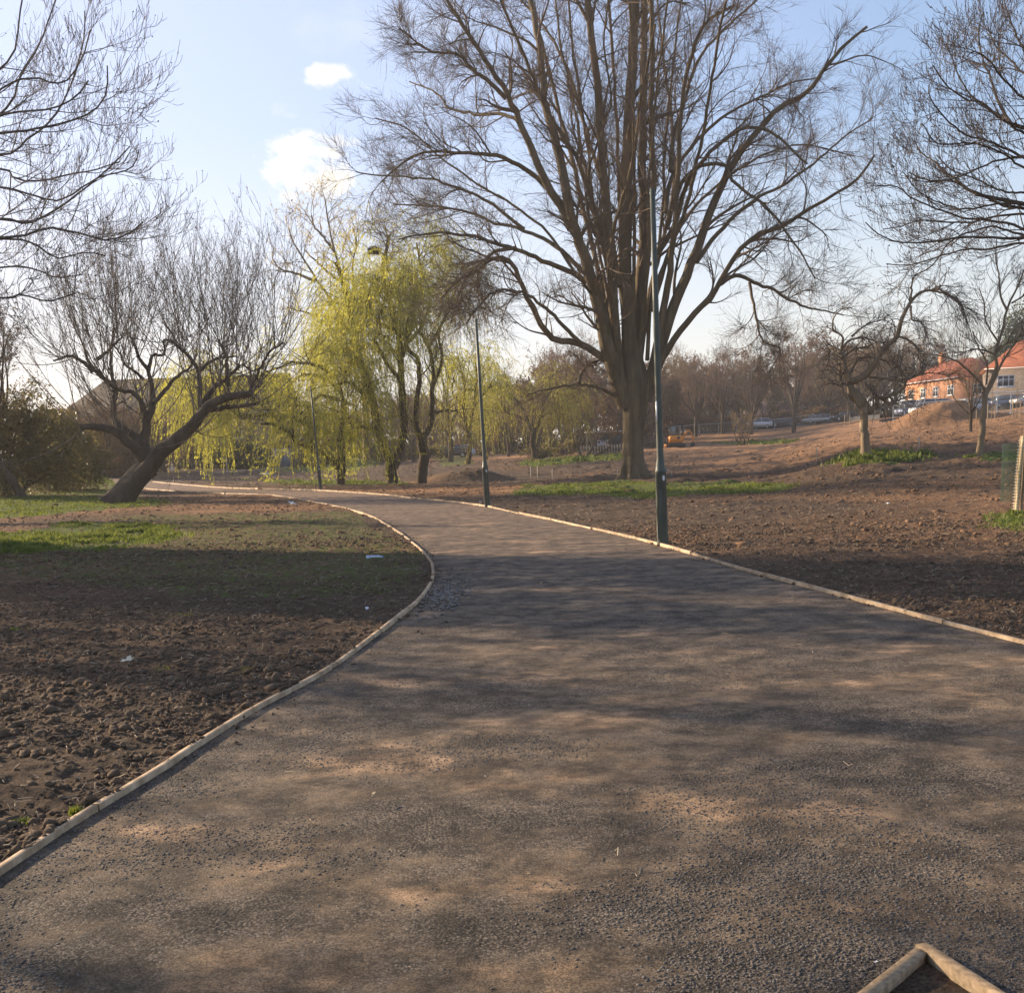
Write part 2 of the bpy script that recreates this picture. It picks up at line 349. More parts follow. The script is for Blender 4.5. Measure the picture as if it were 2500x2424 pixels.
# relief of dug soil
soil = ~onpath
rough_amp = np.clip((RR - 2) / 6, .5, 1)
n1 = fbm(X, Y, 5, 4, 31) - .5; n2 = np.abs(fbm(X, Y, 1.3, 4, 77) - .5); n3 = fbm(X * .35, Y, .9, 4, 51) - .5
inw = inpoly(X.ravel(), Y.ravel(), wedge).reshape(X.shape)
lumps = (.085 * n1 + .05 * n2) * np.where(inw, .25, 1) - .015 * inw
fur = fbm((X * .5 + Y) * .35, (Y - X * .5), .8, 4, 91) - .5
hill = np.clip((RR - 30) / 30, 0, 1) * np.clip((X + 2) / 8, 0, 1)
dist_edge = np.zeros(X.shape)
Z = Z + soil * (.012 + lumps + .10 * n3 * np.clip((RR - 12) / 20, 0, 1) + hill * np.clip(1.4 - RR / 170, 0, 1) * (.55 * fur + .30 * (fbm(X, Y, .9, 4, 13) - .5)) + .10 * np.clip((RR - 22) / 20, 0, 1) * (fbm(X, Y, 1.7, 4, 14) - .5)) + (~soil) * (fbm(X, Y, .8, 3, 3) - .5) * .02
V = np.stack([X, Y, Z], -1).reshape(-1, 3)
i = np.arange(NR - 1)[:, None] * NA; k = np.arange(NA)[None]; k1 = (k + 1) % NA
Q = np.stack([i + k, i + k1, i + NA + k1, i + NA + k], -1).reshape(-1, 4)
pf = onpath.ravel()[Q].mean(1) > .5
def sheet(name, Q, mt, label=None):
    used = np.unique(Q); re = np.full(len(V), -1); re[used] = np.arange(len(used))
    b = MB(); b.add(V[used], re[Q])
    if name == 'ground':
        c = b.n
    o = b.build(name, mt, smooth=True); tag(o, label, kind='structure'); me = o.data
    ca = me.color_attributes.new('patch', 'FLOAT_COLOR', 'POINT')
    red = np.clip((fbm(X, Y, .07, 3, 61) - .42) * 4, 0, 1) * np.clip(RR / 45, .15, 1)
    red = np.maximum(red, np.clip((X - 8) / 12, 0, 1) * np.clip((Y - 40) / 30, 0, 1) * .8)
    col = np.stack([green, red, np.clip(RR / 60, 0, 1), np.ones_like(X)], -1).reshape(-1, 4)[used]
    ca.data.foreach_set('color', col.astype(np.float32).ravel()); return o
def tex(t, typ, src, **kw):
    n = t.nodes.new(typ)
    for a, v in kw.items():
        if a in ('Scale', 'Detail', 'Roughness', 'Randomness', 'Distortion'): n.inputs[a].default_value = v
        else: setattr(n, a, v)
    t.links.new(src, n.inputs['Vector']); return n
def ramp(t, src, p0, c0, p1, c1):
    r = t.nodes.new('ShaderNodeValToRGB'); e = r.color_ramp.elements; e[0].position = p0; e[0].color = (*c0, 1) if len(c0) == 3 else c0; e[1].position = p1; e[1].color = (*c1, 1)
    t.links.new(src, r.inputs[0]); return r.outputs[0]
def mixc_(t, f, a, b, bt='MIX'):
    m = t.nodes.new('ShaderNodeMix'); m.data_type = 'RGBA'; m.blend_type = bt
    for s, v in ((m.inputs['Factor'], f), (m.inputs['A'], a), (m.inputs['B'], b)):
        if isinstance(v, (int, float)): s.default_value = v
        elif isinstance(v, tuple): s.default_value = (*v, 1)
        else: t.links.new(v, s)
    return m.outputs['Result']
def soil_mat():
    m = bpy.data.materials.new('dug_soil'); m.use_nodes = True; t = m.node_tree; b = t.nodes['Principled BSDF']; b.inputs['Roughness'].default_value = .95; b.inputs['Specular IOR Level'].default_value = .15
    c = N(t, 'ShaderNodeTexCoord').outputs['Object']
    a = N(t, 'ShaderNodeAttribute', attribute_name='patch'); sp = N(t, 'ShaderNodeSeparateColor'); t.links.new(a.outputs['Color'], sp.inputs[0])
    n1 = tex(t, 'ShaderNodeTexNoise', c, Scale=1.1, Detail=8, Roughness=.7); n2 = tex(t, 'ShaderNodeTexNoise', c, Scale=14, Detail=6, Roughness=.7); n3 = tex(t, 'ShaderNodeTexNoise', c, Scale=.35, Detail=6, Roughness=.65)
    base = ramp(t, n1.outputs['Fac'], .35, (.080, .056, .040), .65, (.165, .118, .080))
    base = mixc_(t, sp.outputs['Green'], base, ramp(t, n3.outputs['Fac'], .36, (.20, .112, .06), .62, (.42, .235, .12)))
    base = mixc_(t, .8, base, ramp(t, n2.outputs['Fac'], .38, (.55, .52, .5), .62, (1.35, 1.35, 1.35)), 'MULTIPLY')
    n4 = tex(t, 'ShaderNodeTexNoise', c, Scale=75, Detail=4, Roughness=.7)
    base = mixc_(t, 1.0, base, ramp(t, n4.outputs['Fac'], .36, (.45, .44, .43), .64, (1.45, 1.42, 1.4)), 'MULTIPLY')
    # scraps of straw and roots
    v = tex(t, 'ShaderNodeTexVoronoi', c, Scale=34, Randomness=1, feature='F1'); vs_ = M('LESS_THAN', v.outputs['Distance'], .09, t)
    base = mixc_(t, M('MULTIPLY', vs_, .6, t), base, (.30, .24, .17))
    ng = tex(t, 'ShaderNodeTexNoise', c, Scale=4.5, Detail=8, Roughness=.75)
    gm = M('ADD', M('MULTIPLY', sp.outputs['Red'], 1.5, t), M('MULTIPLY', M('SUBTRACT', ng.outputs['Fac'], .5, t), 2.6, t), t)
    gm = M('MULTIPLY', M('SUBTRACT', gm, .38, t), 2.2, t); gm.node.use_clamp = True
    gm = M('MULTIPLY', gm, M('MINIMUM', M('MULTIPLY', sp.outputs['Red'], 3, t), 1.0, t), t)
    gr = ramp(t, n2.outputs['Fac'], .35, (.06, .085, .018), .65, (.16, .19, .04))
    base = mixc_(t, gm, base, gr); t.links.new(base, b.inputs['Base Color'])
    vb = tex(t, 'ShaderNodeTexVoronoi', c, Scale=22, Randomness=1, feature='F1'); vb.voronoi_dimensions = '3D'
    nb = tex(t, 'ShaderNodeTexNoise', c, Scale=11, Detail=10, Roughness=.8)
    h = M('ADD', M('MULTIPLY', nb.outputs['Fac'], .11, t), M('MULTIPLY', vb.outputs['Distance'], -.018, t), t)
    bp = N(t, 'ShaderNodeBump'); bp.inputs['Distance'].default_value = 1; bp.inputs['Strength'].default_value = .9; t.links.new(h, bp.inputs['Height']); t.links.new(bp.outputs[0], b.inputs['Normal'])
    return m
def path_mat():
    m = bpy.data.materials.new('stony_path'); m.use_nodes = True; t = m.node_tree; b = t.nodes['Principled BSDF']; b.inputs['Roughness'].default_value = .85; b.inputs['Specular IOR Level'].default_value = .25
    c = N(t, 'ShaderNodeTexCoord').outputs['Object']
    a = N(t, 'ShaderNodeAttribute', attribute_name='patch'); sp = N(t, 'ShaderNodeSeparateColor'); t.links.new(a.outputs['Color'], sp.inputs[0])
    mp = N(t, 'ShaderNodeMapping'); mp.inputs['Scale'].default_value = (.8, 1.25, 1); t.links.new(c, mp.inputs[0]); cs = mp.outputs[0]
    n1 = tex(t, 'ShaderNodeTexNoise', cs, Scale=.95, Detail=7, Roughness=.62); n2 = tex(t, 'ShaderNodeTexNoise', c, Scale=5, Detail=6, Roughness=.7); n3 = tex(t, 'ShaderNodeTexNoise', c, Scale=130, Detail=5, Roughness=.75)
    v = tex(t, 'ShaderNodeTexVoronoi', c, Scale=88, Randomness=1); vc = N(t, 'ShaderNodeSeparateColor'); t.links.new(v.outputs['Color'], vc.inputs[0])
    # stones from near black to grey, brown silt between and over them
    stone = mixc_(t, vc.outputs[0], (.046, .041, .035), (.195, .165, .132))
    silt = ramp(t, n2.outputs['Fac'], .35, (.11, .083, .058), .7, (.215, .155, .098))
    mk = M('ADD', M('MULTIPLY', M('SUBTRACT', n1.outputs['Fac'], .5, t), 6.5, t), M('MULTIPLY', M('SUBTRACT', n2.outputs['Fac'], .5, t), 1.8, t), t)
    mk = M('ADD', mk, M('ADD', .34, M('MULTIPLY', M('SUBTRACT', v.outputs['Distance'], .42, t), 1.1, t), t), t); mk.node.use_clamp = True
    gap = ramp(t, v.outputs['Distance'], .42, (1, 1, 1), .8, (.14, .13, .13))  # darkens crevices between stones, their shade put into the colour
    col = mixc_(t, mk, mixc_(t, 1.0, stone, gap, 'MULTIPLY'), silt)
    sand = ramp(t, n1.outputs['Fac'], .56, (0, 0, 0), .63, (1, 1, 1)); col = mixc_(t, M('MULTIPLY', sand, M('MULTIPLY', n2.outputs['Fac'], 1.15, t), t), col, (.43, .285, .175))
    col = mixc_(t, M('MULTIPLY', sp.outputs['Blue'], .85, t), col, (.23, .155, .11))
    col = mixc_(t, 1.0, col, ramp(t, n3.outputs['Fac'], .37, (.38, .37, .36), .63, (1.75, 1.74, 1.7)), 'MULTIPLY')
    nm_ = tex(t, 'ShaderNodeTexNoise', c, Scale=3.2, Detail=9, Roughness=.72)
    col = mixc_(t, 1.0, col, ramp(t, nm_.outputs['Fac'], .40, (.50, .49, .48), .60, (1.42, 1.38, 1.33)), 'MULTIPLY')
    t.links.new(col, b.inputs['Base Color'])
    inv = M('SUBTRACT', 1.12, mk, t)
    h = M('MULTIPLY', M('MULTIPLY', v.outputs['Distance'], -.009, t), inv, t); h = M('ADD', h, M('MULTIPLY', n3.outputs['Fac'], .012, t), t); h = M('ADD', h, M('MULTIPLY', n2.outputs['Fac'], .008, t), t)
    bp = N(t, 'ShaderNodeBump'); bp.inputs['Distance'].default_value = 1; bp.inputs['Strength'].default_value = 1; t.links.new(h, bp.inputs['Height']); t.links.new(bp.outputs[0], b.inputs['Normal'])
    return m
SOIL = soil_mat(); PATHM = path_mat()
sheet('ground', Q[~pf], SOIL); sheet('path', Q[pf], PATHM)
# park road where the far cars stand
def strip(name, pts, wd, mt, dz=.06):
    P = spline(pts, 80); b = MB(); T = nrm(np.gradient(P[:, :2], axis=0)); nn = np.stack([-T[:, 1], T[:, 0]], 1)
    rows = []
    for s in np.linspace(-.5, .5, 5):
        xy = P[:, :2] + nn * s * wd; rows.append(np.c_[xy, np.zeros(len(P))])
    zc = np.max([terr(r[:, 0], r[:, 1]) for r in rows], 0) + dz
    Vv = np.stack([np.c_[r[:, :2], zc] for r in rows], 1); n = len(P)
    Vv = np.concatenate([Vv[:, :1] - [0, 0, 1.2], Vv, Vv[:, -1:] - [0, 0, 1.2]], 1)
    q = [[a * 7 + j, a * 7 + j + 1, (a + 1) * 7 + j + 1, (a + 1) * 7 + j] for a in range(n - 1) for j in range(6)]
    b.add(Vv.reshape(-1, 3), q); return b.build(name, mt)
ASPH = mat('asphalt', (.05, .05, .052), .9, .2, var=(.075, .075, .078), vscale=4, bump=.004, bscale=60)
KERB = mat('kerb_stone', (.36, .34, .31), .85, .2, var=(.45, .43, .39), vscale=3)
road_pts = [ground(1700, 196), ground(1800, 192), ground(1950, 188), ground(2080, 182), ground(2200, 168)]
tag(strip('road', road_pts, 7, ASPH, .12), kind='structure')
road2 = [ground(2150, 142), ground(2300, 140), ground(2420, 136), ground(2600, 130)]
tag(strip('road', road2, 7, ASPH, .12), kind='structure')

# ------------------------------------------------------------------ timber edging
WOOD = mat('pale_timber', (.27, .18, .10), .75, .25, var=(.62, .46, .30), vscale=7, bump=.0012, bscale=90, detail=9, rand=.35)
WOOD2 = mat('weathered_timber', (.19, .135, .08), .8, .2, var=(.44, .32, .2), vscale=38, bump=.0012, bscale=90, detail=9)
def ribbon(P, wd, top, bot):
    T = nrm(np.gradient(P[:, :2], axis=0)); nn = np.stack([-T[:, 1], T[:, 0]], 1); b = MB(); n = len(P)
    L = P[:, :2] + nn * wd / 2; Rr = P[:, :2] - nn * wd / 2; bv = .07 * wd
    L2 = P[:, :2] + nn * (wd / 2 - bv); R2 = P[:, :2] - nn * (wd / 2 - bv)
    ring = np.stack([np.c_[L, P[:, 2] + bot], np.c_[L, P[:, 2] + top - bv], np.c_[L2, P[:, 2] + top], np.c_[R2, P[:, 2] + top], np.c_[Rr, P[:, 2] + top - bv], np.c_[Rr, P[:, 2] + bot]], 1)
    q = [[a * 6 + j, a * 6 + j + 1, (a + 1) * 6 + j + 1, (a + 1) * 6 + j] for a in range(n - 1) for j in range(5)]
    q += [[0, 1, 2, 3], [0, 3, 4, 5], [(n - 1) * 6 + 0, (n - 1) * 6 + 3, (n - 1) * 6 + 2, (n - 1) * 6 + 1], [(n - 1) * 6 + 0, (n - 1) * 6 + 5, (n - 1) * 6 + 4, (n - 1) * 6 + 3]]
    return b.add(ring.reshape(-1, 3), q)
def edging(name, E, label, seed, wd=.034, blen=3.6, matl=None, top=.026):
    rg = np.random.default_rng(seed); P = np.array(E); L = np.r_[0, np.cumsum(np.linalg.norm(np.diff(P[:, :2], axis=0), axis=1))]
    root = thing(name, label, 'edging', P[len(P) // 2]); loc = np.array(root.location); s = 0
    while s < L[-1] - .3:
        e = min(s + blen * rg.uniform(.8, 1.15), L[-1]); n = max(6, int((e - s) / .22)); t = np.linspace(s + .006, e - .006, n)
        Q_ = np.stack([np.interp(t, L, P[:, k]) for k in range(3)], -1)
        off = rg.normal(0, .004); Q_[:, 2] += rg.normal(0, .004) + np.linspace(0, rg.normal(0, .008), n); T = nrm(np.gradient(Q_[:, :2], axis=0)); Q_[:, 0] += -T[:, 1] * off; Q_[:, 1] += T[:, 0] * off
        far = np.clip(Q_[:, 1].mean() / 60, 0, 1)
        b = ribbon(Q_, wd * (1 + .5 * far), top + .05 * far, -.12)
        b.build('board', matl or WOOD, root, loc); s = e
    return root
iL = int(np.argmin(np.linalg.norm(leftE[:, :2] - LF_[0, :2], axis=1)))
edging('timber_edging', leftE[:], 'long pale timber board edging curving along the left side of the path', 1)
edging('timber_edging', rightE[:], 'long pale timber board edging on the right side of the path past the lamp columns', 2)
root = thing('timber_edging', 'weathered timber boards meeting in a corner at the bottom right of the path', 'edging', APEX)
for dv, nm in ((wl, 0), (wr, 1)):
    Ln = 3.6; s0 = APEX + (dv * .024 if nm == 0 else -dv * .02); c_ = s0 + dv * Ln / 2; m = MB(); ang_ = math.atan2(dv[1], dv[0]); hh = .030 + .003 * nm
    m.box((c_[0], c_[1], (hh - .12) / 2), (Ln, .042, hh + .12), ang_); m.build('board', WOOD2, root, APEX)
for (pts, lb) in (([(1020, 1), (0, 0)], ''),): pass
fp = pxw([(520, 1156), (600, 1151), (700, 1144), (780, 1136)]); fp = spline(fp, 40); fp[:, 2] = terr(fp[:, 0], fp[:, 1])
edging('timber_edging', fp, 'thin pale edging of the far path seen under the hanging willow strands', 3, wd=.08, top=.12)
# ------------------------------------------------------------------ tree growth
def limb(D, off, pts, r0, r1, n=26, jit=.0, pw=1.15, rg=rng):
    """photo-traced limb: points with their own distance, radii in photo px at distance D"""
    m = len(pts); out = []
    L = np.r_[0, np.cumsum([math.hypot(pts[i + 1][0] - pts[i][0], pts[i + 1][1] - pts[i][1]) for i in range(m - 1)])]; L = L / L[-1]
    o0, o1 = off if isinstance(off, tuple) else (0, off)
    for (x, y), l in zip(pts, L): out.append(at(x, y, D + o0 + (o1 - o0) * l ** pw))
    P = spline(out, n)
    if jit: P[1:-1] += (np.cumsum(rg.normal(0, jit, (n - 2, 3)), axis=0) * .5 + rg.normal(0, jit, (n - 2, 3)) * .5) * np.sin(np.linspace(.1, 3.0, n - 2))[:, None]
    r = np.linspace(0, 1, n); r = (r0 + (r1 - r0) * r ** .8) * D / FPX
    return P, r
def grow(st, d, ln, r0, P, wander, trop, tv, rg, te=.25, droop=0):
    n = len(st); pts = np.zeros((n, P, 3)); pts[:, 0] = st; d = nrm(d); tv = np.asarray(tv, float); w0 = rg.normal(0, 1, (n, 3))
    for i in range(1, P):
        w0 = .5 * w0 + rg.normal(0, .8, (n, 3))
        d = nrm(d + wander * w0 + (trop + droop * i / P) * tv)
        pts[:, i] = pts[:, i - 1] + d * (ln / (P - 1))[:, None]
    rad = r0[:, None] * (1 - (1 - te) * np.linspace(0, 1, P))[None]
    return pts, rad
def spawn(par, n, ang, ln, rg, P=6, lensc=0, t0=.15, t1=1.0, wander=.12, trop=.05, tv=(0, 0, 1), rr=.55, rmax=9, rmin=.003, te=.3, asd=.25, short=.5, droop=0, bydist=False, upb=0):
    pts, rad = par; N_, PP = pts.shape[:2]; seg = np.linalg.norm(np.diff(pts, axis=1), axis=2).sum(1)
    cnt = rg.poisson(n * seg if bydist else np.full(N_, float(n))); idx = np.repeat(np.arange(N_), cnt); m = len(idx)
    if m == 0: return np.zeros((0, P, 3)), np.zeros((0, P))
    t = t0 + (t1 - t0) * rg.random(m) ** .85; f = t * (PP - 1); k = np.minimum(f.astype(int), PP - 2); a = (f - k)[:, None]
    pos = pts[idx, k] * (1 - a) + pts[idx, k + 1] * a; tan = nrm(pts[idx, k + 1] - pts[idx, k]); r = rad[idx, k] * (1 - a[:, 0]) + rad[idx, k + 1] * a[:, 0]
    pr = rg.normal(0, 1, (m, 3)) + np.array([0, 0, upb]); pr = nrm(pr - (pr * tan).sum(1, keepdims=True) * tan)
    an = rg.normal(ang, ang * asd, m)[:, None]; d = np.cos(an) * tan + np.sin(an) * pr
    l = ln * (1 - short * t) * rg.uniform(.6, 1.3, m)
    if lensc: l = l * np.clip(seg[idx] / lensc, .3, 1)
    r0 = np.clip(r * rr * rg.uniform(.6, 1.1, m), rmin, rmax)
    return grow(pos, d, l, r0, P, wander, trop, tv, rg, te, droop)
def rs(br, P):
    a, r = br; n = a.shape[1]
    if n == P: return br
    f = np.linspace(0, n - 1.0001, P); k = f.astype(int); u = f - k
    return a[:, k] * (1 - u)[None, :, None] + a[:, k + 1] * u[None, :, None], r[:, k] * (1 - u) + r[:, k + 1] * u
def cat_(*L):
    L = [l for l in L if len(l[0])]; L = [rs(l, L[0][0].shape[1]) for l in L]; return np.concatenate([l[0] for l in L]), np.concatenate([l[1] for l in L])
def stackl(lst): return np.stack([l[0] for l in lst]), np.stack([l[1] for l in lst])
def leafq(b, pos, size, rg, asp=.45, down=0.0):
    n = len(pos); d = rg.normal(0, 1, (n, 3)); d[:, 2] -= down * 3; d = nrm(d); s = nrm(np.cross(d, rg.normal(0, 1, (n, 3)))); L = size * rg.uniform(.6, 1.4, n)[:, None]
    V = np.stack([pos, pos + d * L * .5 + s * L * asp * .5, pos + d * L, pos + d * L * .5 - s * L * asp * .5], 1)
    b.add(V.reshape(-1, 3), (np.arange(n)[:, None] * 4 + np.arange(4)))
def along(br, n, rg, t0=.1):
    pts = br[0]; N_, P = pts.shape[:2]; idx = np.repeat(np.arange(N_), n); t = t0 + (1 - t0) * rg.random(len(idx)); f = t * (P - 1); k = np.minimum(f.astype(int), P - 2); a = (f - k)[:, None]
    return pts[idx, k] * (1 - a) + pts[idx, k + 1] * a
def bole(base, path, radii, S=28, flute=.07, seed=0, flare=0, n=40):
    """trunk with fluted, root-flared foot"""
    P = spline(path, n); r = np.interp(np.linspace(0, 1, n), np.linspace(0, 1, len(radii)), radii); T = nrm(np.gradient(P, axis=0)); ref = np.array([1., 0, 0]); a = nrm(ref - (T * ref).sum(1, keepdims=True) * T); bb = np.cross(T, a)
    th = np.arange(S) / S * 2 * np.pi; rg = np.random.default_rng(seed); ph = rg.uniform(0, 6.28, 5); h = np.linalg.norm(P - P[0], axis=1)
    F = 1 + flute * (np.sin(3 * th + ph[0]) * .6 + np.sin(5 * th + ph[1]) * .5 + np.sin(8 * th + ph[2]) * .3)[None] + .015 * rg.normal(0, 1, (n, S))
    fl = flare * np.exp(-h / .55)[:, None] * (1 + .55 * np.sin(5 * th + ph[3]) + .3 * np.sin(9 * th + ph[4]))[None]
    rr = r[:, None] * F + fl; V = P[:, None] + rr[..., None] * (a[:, None] * np.cos(th)[None, :, None] + bb[:, None] * np.sin(th)[None, :, None])
    b = MB(); i = (np.arange(n - 1) * S)[:, None]; k = np.arange(S)[None]; k1 = (k + 1) % S
    b.add(V.reshape(-1, 3), np.stack([i + k, i + k1, i + S + k1, i + S + k], -1).reshape(-1, 4)); return b

# ============ 1. the great lime
def Z5(l): return [(850 + x / 1.4519, y / 1.4519) for x, y in l]
def Z3(l): return [(1250 + x / 2.111, 450 + y / 2.111) for x, y in l]
LD = 59.0; rg = np.random.default_rng(11)
base = ground(1548, LD); base[2] -= .1
lime = thing('lime_tree', 'huge bare tree with a thick fluted trunk and fan of limbs right of the path', 'tree', base)
tr = [base, at(1546, 1120, LD), at(1545, 1060, LD), at(1550, 1000, LD), at(1552, 930, LD), at(1545, 870, LD)]
px = LD / FPX
tb = bole(base, tr, [27 * px, 23.5 * px, 24 * px, 29 * px, 31 * px, 21 * px], S=40, flute=.06, flare=.55, seed=3, n=60)
LB = [  # (start px radius, end px radius, depth offset at the tip in metres, trace)
 (6, 2.2, -3, Z3([(560, 1110), (500, 1075), (440, 1045), (340, 1025), (230, 1045), (80, 1085)])),
 (7, 3, 2, Z3([(345, 1025), (360, 960), (430, 915), (500, 900)])),
 (14, 4, -4, Z3([(600, 1080), (540, 960), (460, 890), (350, 820), (220, 800), (150, 720), (80, 600), (30, 480)]) + Z5([(560, 920), (500, 920), (450, 965), (380, 1000), (330, 1060)])),
 (7, 2, (-1, -5), Z3([(350, 815), (250, 720), (130, 600), (60, 560)]) + Z5([(600, 1040), (540, 1030), (470, 1080), (420, 1150)])),
 (32, 12, -3, [(1530, 990), (1500, 900), (1462, 785), (1424, 654), (1396, 551), (1380, 470)]),
 (15, 4, (-2.3, -5), [(1396, 560), (1373, 510), (1332, 448), (1277, 331), (1236, 241), (1181, 151), (1112, 41), (1070, -40)]),
 (16, 7, (-2.3, 1), [(1394, 555), (1380, 441), (1360, 358), (1332, 255), (1318, 124), (1291, 0), (1270, -130)]),
 (9, 2, -8, [(1430, 690), (1401, 668), (1332, 641), (1263, 606), (1181, 579), (1098, 565), (1022, 572), (974, 585)]),
 (8, 2, 5, [(1425, 665), (1401, 641), (1346, 592), (1277, 561), (1208, 544), (1146, 517), (1050, 500), (960, 500)]),
 (9, 2, -6, [(1372, 510), (1332, 455), (1277, 413), (1222, 382), (1153, 375), (1077, 368), (1008, 382), (930, 445)]),
 (7, 2, (-3, 4), [(1300, 380), (1270, 303), (1222, 282), (1153, 282), (1098, 262), (1057, 220), (1000, 200)]),
 (7, 2, (-4, -6), [(1236, 241), (1194, 200), (1146, 165), (1112, 131), (1043, 124), (974, 69)]),
 (18, 9, -4, [(1520, 960), (1505, 840), (1497, 689), (1490, 551), (1477, 413), (1463, 275), (1449, 138), (1435, 0), (1425, -120)]),
 (27, 12, 1, [(1540, 960), (1534, 800), (1528, 640), (1528, 482), (1532, 310), (1539, 172), (1552, 0), (1560, -150)]),
 (20, 9, 3, [(1560, 960), (1556, 820), (1563, 689), (1573, 551), (1566, 344), (1570, 172), (1573, 0), (1580, -150)]),
 (12, 6, -3, [(1568, 800), (1575, 689), (1600, 482), (1596, 344), (1594, 172), (1592, 0), (1590, -120)]),
 (14, 4, -5, [(1585, 940), (1604, 830), (1621, 723), (1632, 551), (1642, 386), (1649, 275), (1676, 138), (1718, 55), (1794, 14)]),
 (22, 4, -2, [(1575, 980), (1600, 888), (1649, 744), (1704, 620), (1745, 523), (1780, 441), (1814, 386), (1869, 317), (1924, 269), (1980, 234), (2021, 172), (2062, 117), (2117, 66)]),
 (13, 3, -7, [(1582, 975), (1615, 880), (1676, 785), (1732, 730), (1773, 661), (1835, 579), (1904, 551), (1966, 513), (2021, 482), (2090, 441), (2135, 380)]),
 (7, 2, (-2.5, 4), [(1760, 690), (1800, 672), (1845, 692), (1883, 703), (1924, 730), (1986, 751), (2060, 770)]),
 (5, 1.5, (-.8, -3), [(1830, 690), (1849, 792), (1860, 830), (1897, 845), (1883, 900)]),
 (8, 2, -6, [(1628, 560), (1649, 482), (1683, 427), (1732, 399), (1773, 406), (1800, 448), (1869, 496), (1940, 590), (1990, 680)]),
 (8, 2, 5, [(1625, 520), (1635, 448), (1676, 372), (1732, 310), (1787, 269), (1856, 234), (1924, 200), (2000, 190)]),
 (8, 3, 6, [(1640, 420), (1642, 344), (1670, 241), (1697, 158), (1745, 90), (1800, 41), (1849, 0)]),
 (9, 3, -6, [(1605, 620), (1640, 560), (1690, 420), (1766, 330), (1835, 300), (1900, 330), (1970, 400)]),
 (8, 2, 7, [(1700, 640), (1760, 560), (1850, 480), (1950, 420), (2060, 330), (2130, 290)]),
 (10, 4, 6, [(1500, 860), (1470, 700), (1440, 560), (1400, 400), (1370, 280), (1330, 120), (1300, 20), (1290, -80)]),
 (9, 3, -7, [(1480, 600), (1440, 480), (1400, 380), (1340, 290), (1290, 180), (1240, 60), (1200, -60)]),
 (9, 3, 8, [(1510, 700), (1480, 500), (1430, 330), (1390, 200), (1320, 60), (1240, -30)]),
 (7, 2, 9, [(1600, 700), (1660, 560), (1740, 460), (1850, 380), (1960, 350), (2080, 380)]),
 (8, 3, -9, [(1590, 760), (1640, 600), (1690, 480), (1720, 330), (1740, 200), (1760, 60), (1790, -60)]),
 (6, 2, (2, 3), [(1280, 560), (1180, 490), (1080, 450), (980, 440), (900, 430), (870, 420)]),
 (6, 2, (-3, -5), [(1260, 605), (1190, 620), (1130, 700), (1100, 790)]),
 (5, 2, 2, [(1400, 660), (1330, 560), (1250, 500), (1130, 430), (1000, 320), (920, 290)]),
 (9, 3, -11, [(1520, 940), (1500, 800), (1480, 660), (1500, 520), (1540, 400), (1560, 250), (1600, 60)]),
 (9, 3, 11, [(1560, 900), (1590, 700), (1640, 500), (1640, 330), (1620, 160), (1600, -60)]),
 (8, 4, 2, [(1535, 900), (1515, 700), (1508, 520), (1500, 330), (1490, 150), (1482, -20), (1478, -120)]),
 (7, 4, -1, [(1550, 880), (1548, 700), (1552, 500), (1550, 300), (1548, 120), (1530, -100)]),
 (7, 3, 4, [(1580, 880), (1590, 720), (1612, 540), (1618, 360), (1640, 160), (1668, -40)]),
 (6, 3, -4, [(1560, 850), (1580, 640), (1583, 440), (1600, 260), (1622, 80), (1640, -80)]),
 (7, 3, -2, [(1510, 850), (1480, 660), (1452, 480), (1430, 300), (1400, 130), (1385, -60)]),
 (6, 3, 3, [(1500, 820), (1468, 620), (1440, 430), (1408, 260), (1370, 90), (1350, -60)]),
 (6, 2, -5, [(1545, 700), (1450, 560), (1440, 420), (1500, 250), (1480, 100), (1500, -80)]),
]
L0 = [limb(LD, o, p, a * .76, b_ * .75, n=30, jit=.055, rg=rg) for a, b_, o, p in LB]
l0 = stackl(L0); cr = MB(); tb.tubes(*l0, S=10)
up_ = (l0[0][:, :, 2] > 0)
L1 = spawn(l0, 10, .55, 5.2, rg, P=14, lensc=15, t0=.22, wander=.11, trop=.018, rr=.6, rmax=.10, rmin=.02, te=.25, short=.45)
L1b = spawn(l0, 10, .8, 2.4, rg, P=9, lensc=12, t0=.3, wander=.13, trop=.03, rr=.4, rmax=.045, rmin=.014, short=.3)
L2 = spawn(L1, 9, .6, 2.5, rg, P=8, lensc=3.5, t0=.12, wander=.12, trop=.015, rr=.6, rmin=.009, short=.45)
L2b = spawn(L1b, 5, .6, 1.5, rg, P=6, wander=.12, rr=.6, rmin=.008)
L3 = spawn(cat_(L2, L2b), 5.6, .6, 1.25, rg, P=5, t0=.1, wander=.12, trop=.01, rr=.7, rmin=.007, rmax=.012, short=.4)
L4 = spawn(L3, .8, .6, .55, rg, P=3, t0=.1, wander=.1, rr=.8, rmin=.005, rmax=.008)
cr.tubes(*L1, S=5); cr.tubes(*L1b, S=4); cr.tubes(*L2, S=3); cr.tubes(*L2b, S=3); cr.tubes(*L3, S=3); cr.tubes(*L4, S=3)
tb.build('trunk', BK['lime'], lime, base, True); cr.build('crown', BK['limetwig'], lime, base)

